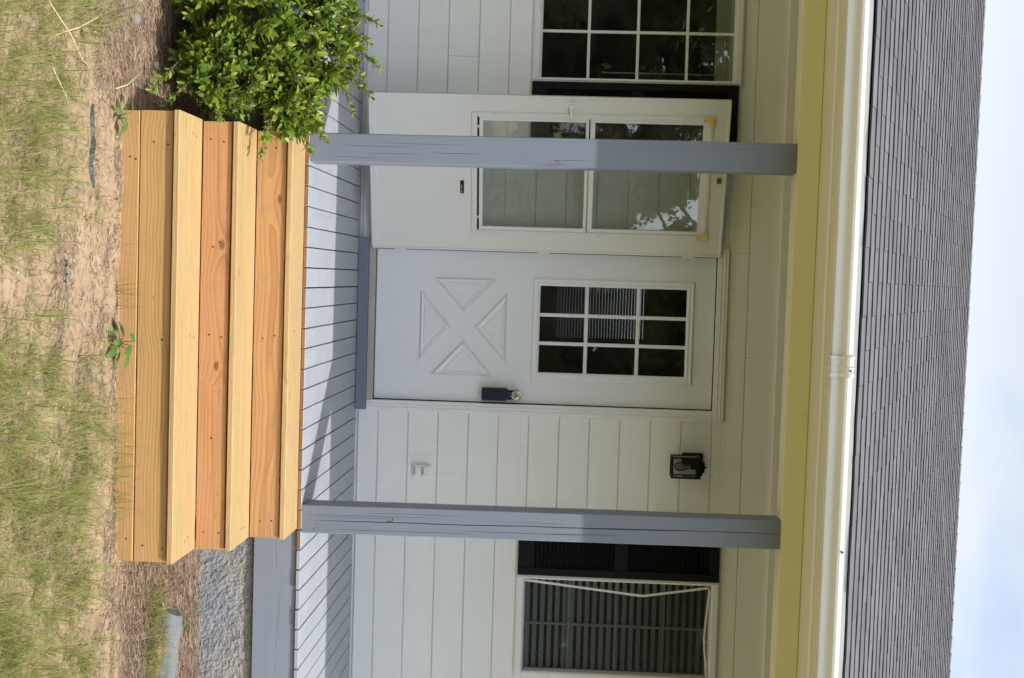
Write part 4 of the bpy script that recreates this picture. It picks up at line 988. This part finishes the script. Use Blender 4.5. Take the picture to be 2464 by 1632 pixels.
weed((.475, -2.425, gh(.475, -2.425)), [(-2.6, .9, .055, .070, .032), (-1.2, 1.2, .085, .085, .032), (-.4, 1.0, .075, .08, .030), (-2.0, 1.3, .095, .075, .032), (.0, .5, .04, .07, .026), (-3.0, .5, .035, .07, .028), (-1.0, .5, .04, .075, .03), (-2.2, .4, .03, .06, .026), (-1.6, .9, .05, .07, .03)], 'toothed green weed at the foot of the steps near the middle')
weed((-.455, -2.425, gh(-.455, -2.425)), [(-2.9, .3, .03, .06, .022), (-1.9, .6, .04, .055, .022), (-.6, .9, .05, .06, .02), (-.2, .5, .045, .05, .02), (3.0, 1.1, .06, .05, .022), (-1.2, 1.0, .05, .045, .02), (-2.6, .9, .045, .045, .018)], 'toothed green weed at the left foot of the steps by the shrub')
weed((1.845, -1.62, gh(1.845, -1.62)), [(-2.9, .8, .07, .075, .024), (-.3, .9, .06, .055, .018), (2.6, 1.3, .10, .06, .02), (-2.2, .35, .045, .06, .02), (-1.2, .6, .03, .07, .022)], 'smooth green weed against the stucco foundation', False)
weed((1.72, -2.02, gh(1.72, -2.02)), [(a_, e_, .03 + .02 * (i % 3), .022, .013) for i, (a_, e_) in enumerate(((-2.9, .6), (-2.2, .9), (-1.6, .4), (-1, .8), (-.4, .5), (.2, .9), (.9, .7), (2.5, .9), (-2.5, .2), (-.7, 1.2), (-1.9, 1.3), (-1.2, .15)))], 'small-leaved bright green weed beside the log end', False)
# log
lg = empty('log', (1.73, -1.92, -.56), 'weathered split log with peeling grey paint lying by the foundation', 'log')
def half(name, mat, x0, x1, y0, z0, ry_, rz_, taper, skew, seed, cap):
    mb = MB(); N = 20; rows = []; n = 26
    for i in range(n + 1):
        t = i / n; x = x0 + (x1 - x0) * t; row = []
        for j in range(N):
            a = 2 * math.pi * j / N; q = 1 + .34 * noise.noise((x * 7, math.cos(a) * 1.3 + seed, math.sin(a) * 1.3)) + .10 * noise.noise((x * 25, math.cos(a) * 5, math.sin(a) * 5 + seed))
            kq = 1 - taper * t
            row.append((x + skew * math.sin(a) * (1 - t) + .006 * noise.noise((a * 2, seed, i)), y0 - .04 * t + math.cos(a) * ry_ * q * kq, z0 - .025 * t + math.sin(a) * rz_ * q * kq))
        rows.append(row)
    for i in range(n):
        for j in range(N): k_ = (j + 1) % N; mb.face([rows[i][j], rows[i][k_], rows[i + 1][k_], rows[i + 1][j]])
    o = mb.build(name, mat, lg, True)
    bm = bmesh.new(); bm.from_mesh(o.data); bmesh.ops.remove_doubles(bm, verts=bm.verts, dist=1e-5); bmesh.ops.recalc_face_normals(bm, faces=bm.faces); bm.to_mesh(o.data); bm.free()
    if cap:
        mb = MB(); c0 = (x0 + .004, y0, z0)
        for j in range(N): k_ = (j + 1) % N; mb.face([(rows[0][j][0] - .0015, rows[0][j][1], rows[0][j][2]), (rows[0][k_][0] - .0015, rows[0][k_][1], rows[0][k_][2]), c0])
        mb.build('cut_end', 'log_end', lg)
half('upper_half', 'log', 1.715, 2.45, -1.885, -.530, .056, .062, .45, .045, 1, True)
half('lower_half', 'log_bare', 1.750, 2.7, -1.950, -.588, .058, .050, .2, .02, 7, False)
half('splinter', 'log', 1.93, 2.75, -1.90, -.585, .034, .050, .1, .0, 4, False)
def torn(path, wd, label, seed):
    mb = MB(); prev = None; rr_ = random.Random(seed)
    for i, (x, y) in enumerate(path):
        z = gh(x, y); w2 = wd * (.25 + .75 * math.sin(math.pi * (i + .3) / len(path))) * rr_.uniform(.6, 1.1); h_ = rr_.uniform(.004, .016); y += rr_.uniform(-.005, .005)
        q = [(x, y - w2 * .5, z + .001), (x, y - w2 * .1, z + h_), (x, y + w2 * .3, z + h_ * .6 + .002), (x, y + w2 * .5, z - .002)]
        if prev:
            for a in range(3): mb.face([prev[a], q[a], q[a + 1], prev[a + 1]])
        prev = q
    return tag(mb.build('plastic_edging', 'edging', None, True), label, 'edging', 'scraps of edging in the sand')
torn([(-.47 + .0155 * i, -2.69 - .012 * math.sin(i * .5) - .012 * math.sin(i * .15)) for i in range(22)], .05, 'long torn strip of dark plastic edging in the sand left of centre', 3)
torn([(.14 + .0085 * i, -2.975 + .005 * math.sin(i)) for i in range(11)], .02, 'short scrap of dark plastic edging out in the sand', 5)
for k_, (pth, r_, lab) in enumerate((([(-.84, -2.66, .02), (-.79, -2.78, .05), (-.72, -2.95, .055), (-.645, -3.15, .02)], .0035, 'thick pale dry stem lying on the grass at the upper left'),
                                    ([(-.60, -2.75, .02), (-.60, -2.92, .055), (-.66, -3.12, .09), (-.73, -3.35, .1)], .0022, 'long thin straw-coloured stem arching through the grass'),
                                    ([(-.42, -2.98, .02), (-.45, -3.08, .05), (-.53, -3.22, .06)], .002, 'short dry stem bent over the grass'),
                                    ([(-.56, -2.50, .02), (-.59, -2.40, .03), (-.66, -2.3, .05)], .0025, 'dry brown twig poking out of the mulch'))):
    tag(MB().tube([(x, y, gh(x, y) + z) for x, y, z in pth], [r_, r_, r_ * .9, r_ * .7][:len(pth)], 6).build('dry_stem', 'dry_stem', None, True), lab, 'stem', 'dry stems on the ground')
bm = bmesh.new(); bmesh.ops.create_icosphere(bm, subdivisions=2, radius=.03)
for v in bm.verts: v.co = v.co * (1 + .3 * noise.noise(v.co * 40)) ; v.co.z *= .6
me = bpy.data.meshes.new('stone'); bm.to_mesh(me); bm.free(); me.materials.append(MATS['pale_stone']); o = bpy.data.objects.new('stone', me); o.location = (-.885, -2.27, gh(-.885, -2.27) + .016); link(o); tag(o, 'small pale stone under the shrub', 'stone')

# ------------------------------------------------------------------ trees across the yard (mirrored in the glass)
def tree(x, y, h, sp, label, seed):
    rt_ = random.Random(seed); t = empty('tree', (x, y, -.6), label, 'tree', 'trees across the yard')
    mb = MB(); mb.tube([(x, y, -.65), (x + .1, y, h * .35), (x - .1, y + .1, h * .7), (x, y, h * .93)], [.26, .2, .12, .03], 8)
    for i in range(7):
        a = i * .9 + rt_.random(); z = h * rt_.uniform(.3, .75); mb.tube([(x, y, z), (x + math.cos(a) * sp * .4, y + math.sin(a) * sp * .4, z + h * .1), (x + math.cos(a) * sp * .8, y + math.sin(a) * sp * .8, z + h * .16)], [.09, .06, .02], 6)
    mb.build('trunk', 'bark', t)
    cr_ = MB()
    clumps = [(Vector((rt_.gauss(0, .42) * sp, rt_.gauss(0, .42) * sp, -.6 + h * rt_.uniform(.06, .93))), rt_.uniform(.22, .36) * sp) for _ in range(46 if h > 4 else 22)]
    for c, r_ in clumps:
        c = c + Vector((x, y, 0)); b = len(cr_.v)      # shaded inner mass of the clump, ragged
        for i in range(5):
            for j in range(8):
                th = math.pi * (i + .5) / 5; ph = 2 * math.pi * j / 8 + i; q = Vector((math.sin(th) * math.cos(ph), math.sin(th) * math.sin(ph), math.cos(th) * .85)) * r_ * rt_.uniform(.6, .95); cr_.v.append(tuple(c + q))
        for i in range(4):
            for j in range(8): k_ = (j + 1) % 8; cr_.f.append((b + i * 8 + j, b + i * 8 + k_, b + i * 8 + 8 + k_, b + i * 8 + 8 + j)); cr_.mi.append(0)
        for _ in range(130):
            v = Vector((rt_.gauss(0, 1), rt_.gauss(0, 1), rt_.gauss(0, .85))).normalized() * r_ * rt_.uniform(.75, 1.15); p_ = c + v; s = rt_.uniform(.05, .13)
            if p_.z < -.55: continue
            a = Vector((rt_.gauss(0, 1), rt_.gauss(0, 1), rt_.gauss(0, 1))).normalized(); b_ = a.cross(Vector((.3, .5, .8))).normalized()
            cr_.face([p_ - a * s, p_ + b_ * s * .55, p_ + a * s, p_ - b_ * s * .55])
    cr_.build('crown', 'tree_leaf', t, False, False)
for i, (x, y, h, sp) in enumerate(((-24, -13, 5.5, 2.8), (-19.5, -16, 6, 2.8), (-15.5, -18, 5.6, 2.6), (-12, -17, 6.2, 2.7), (-8.8, -18.5, 6, 2.5), (-5.6, -17, 7.8, 2.6), (-2.4, -18.2, 8.2, 2.6), (.8, -17, 7.6, 2.5), (3.8, -18.5, 8.0, 2.4), (6.6, -17.5, 8.2, 2.0), (9.45, -17.5, 5.25, 1.3), (7.5, -19.5, 9.0, 1.3), (12.3, -18, 8.0, 2.3), (15.6, -17.5, 6, 2.7), (19.5, -16, 5.7, 2.8), (24, -12, 5.5, 2.8), (-17, -24, 8.5, 3), (-11.5, -24, 9, 3), (-6.5, -24.5, 9.5, 3), (-1.5, -25, 9.5, 3), (3, -24, 9.5, 2.8), (7.3, -24.5, 9, 2.5), (17.2, -24, 9, 2.6), (22, -23, 8.5, 3))):
    tree(x, y, h * .84, sp, 'leafy green tree across the yard behind the viewer', 50 + i)
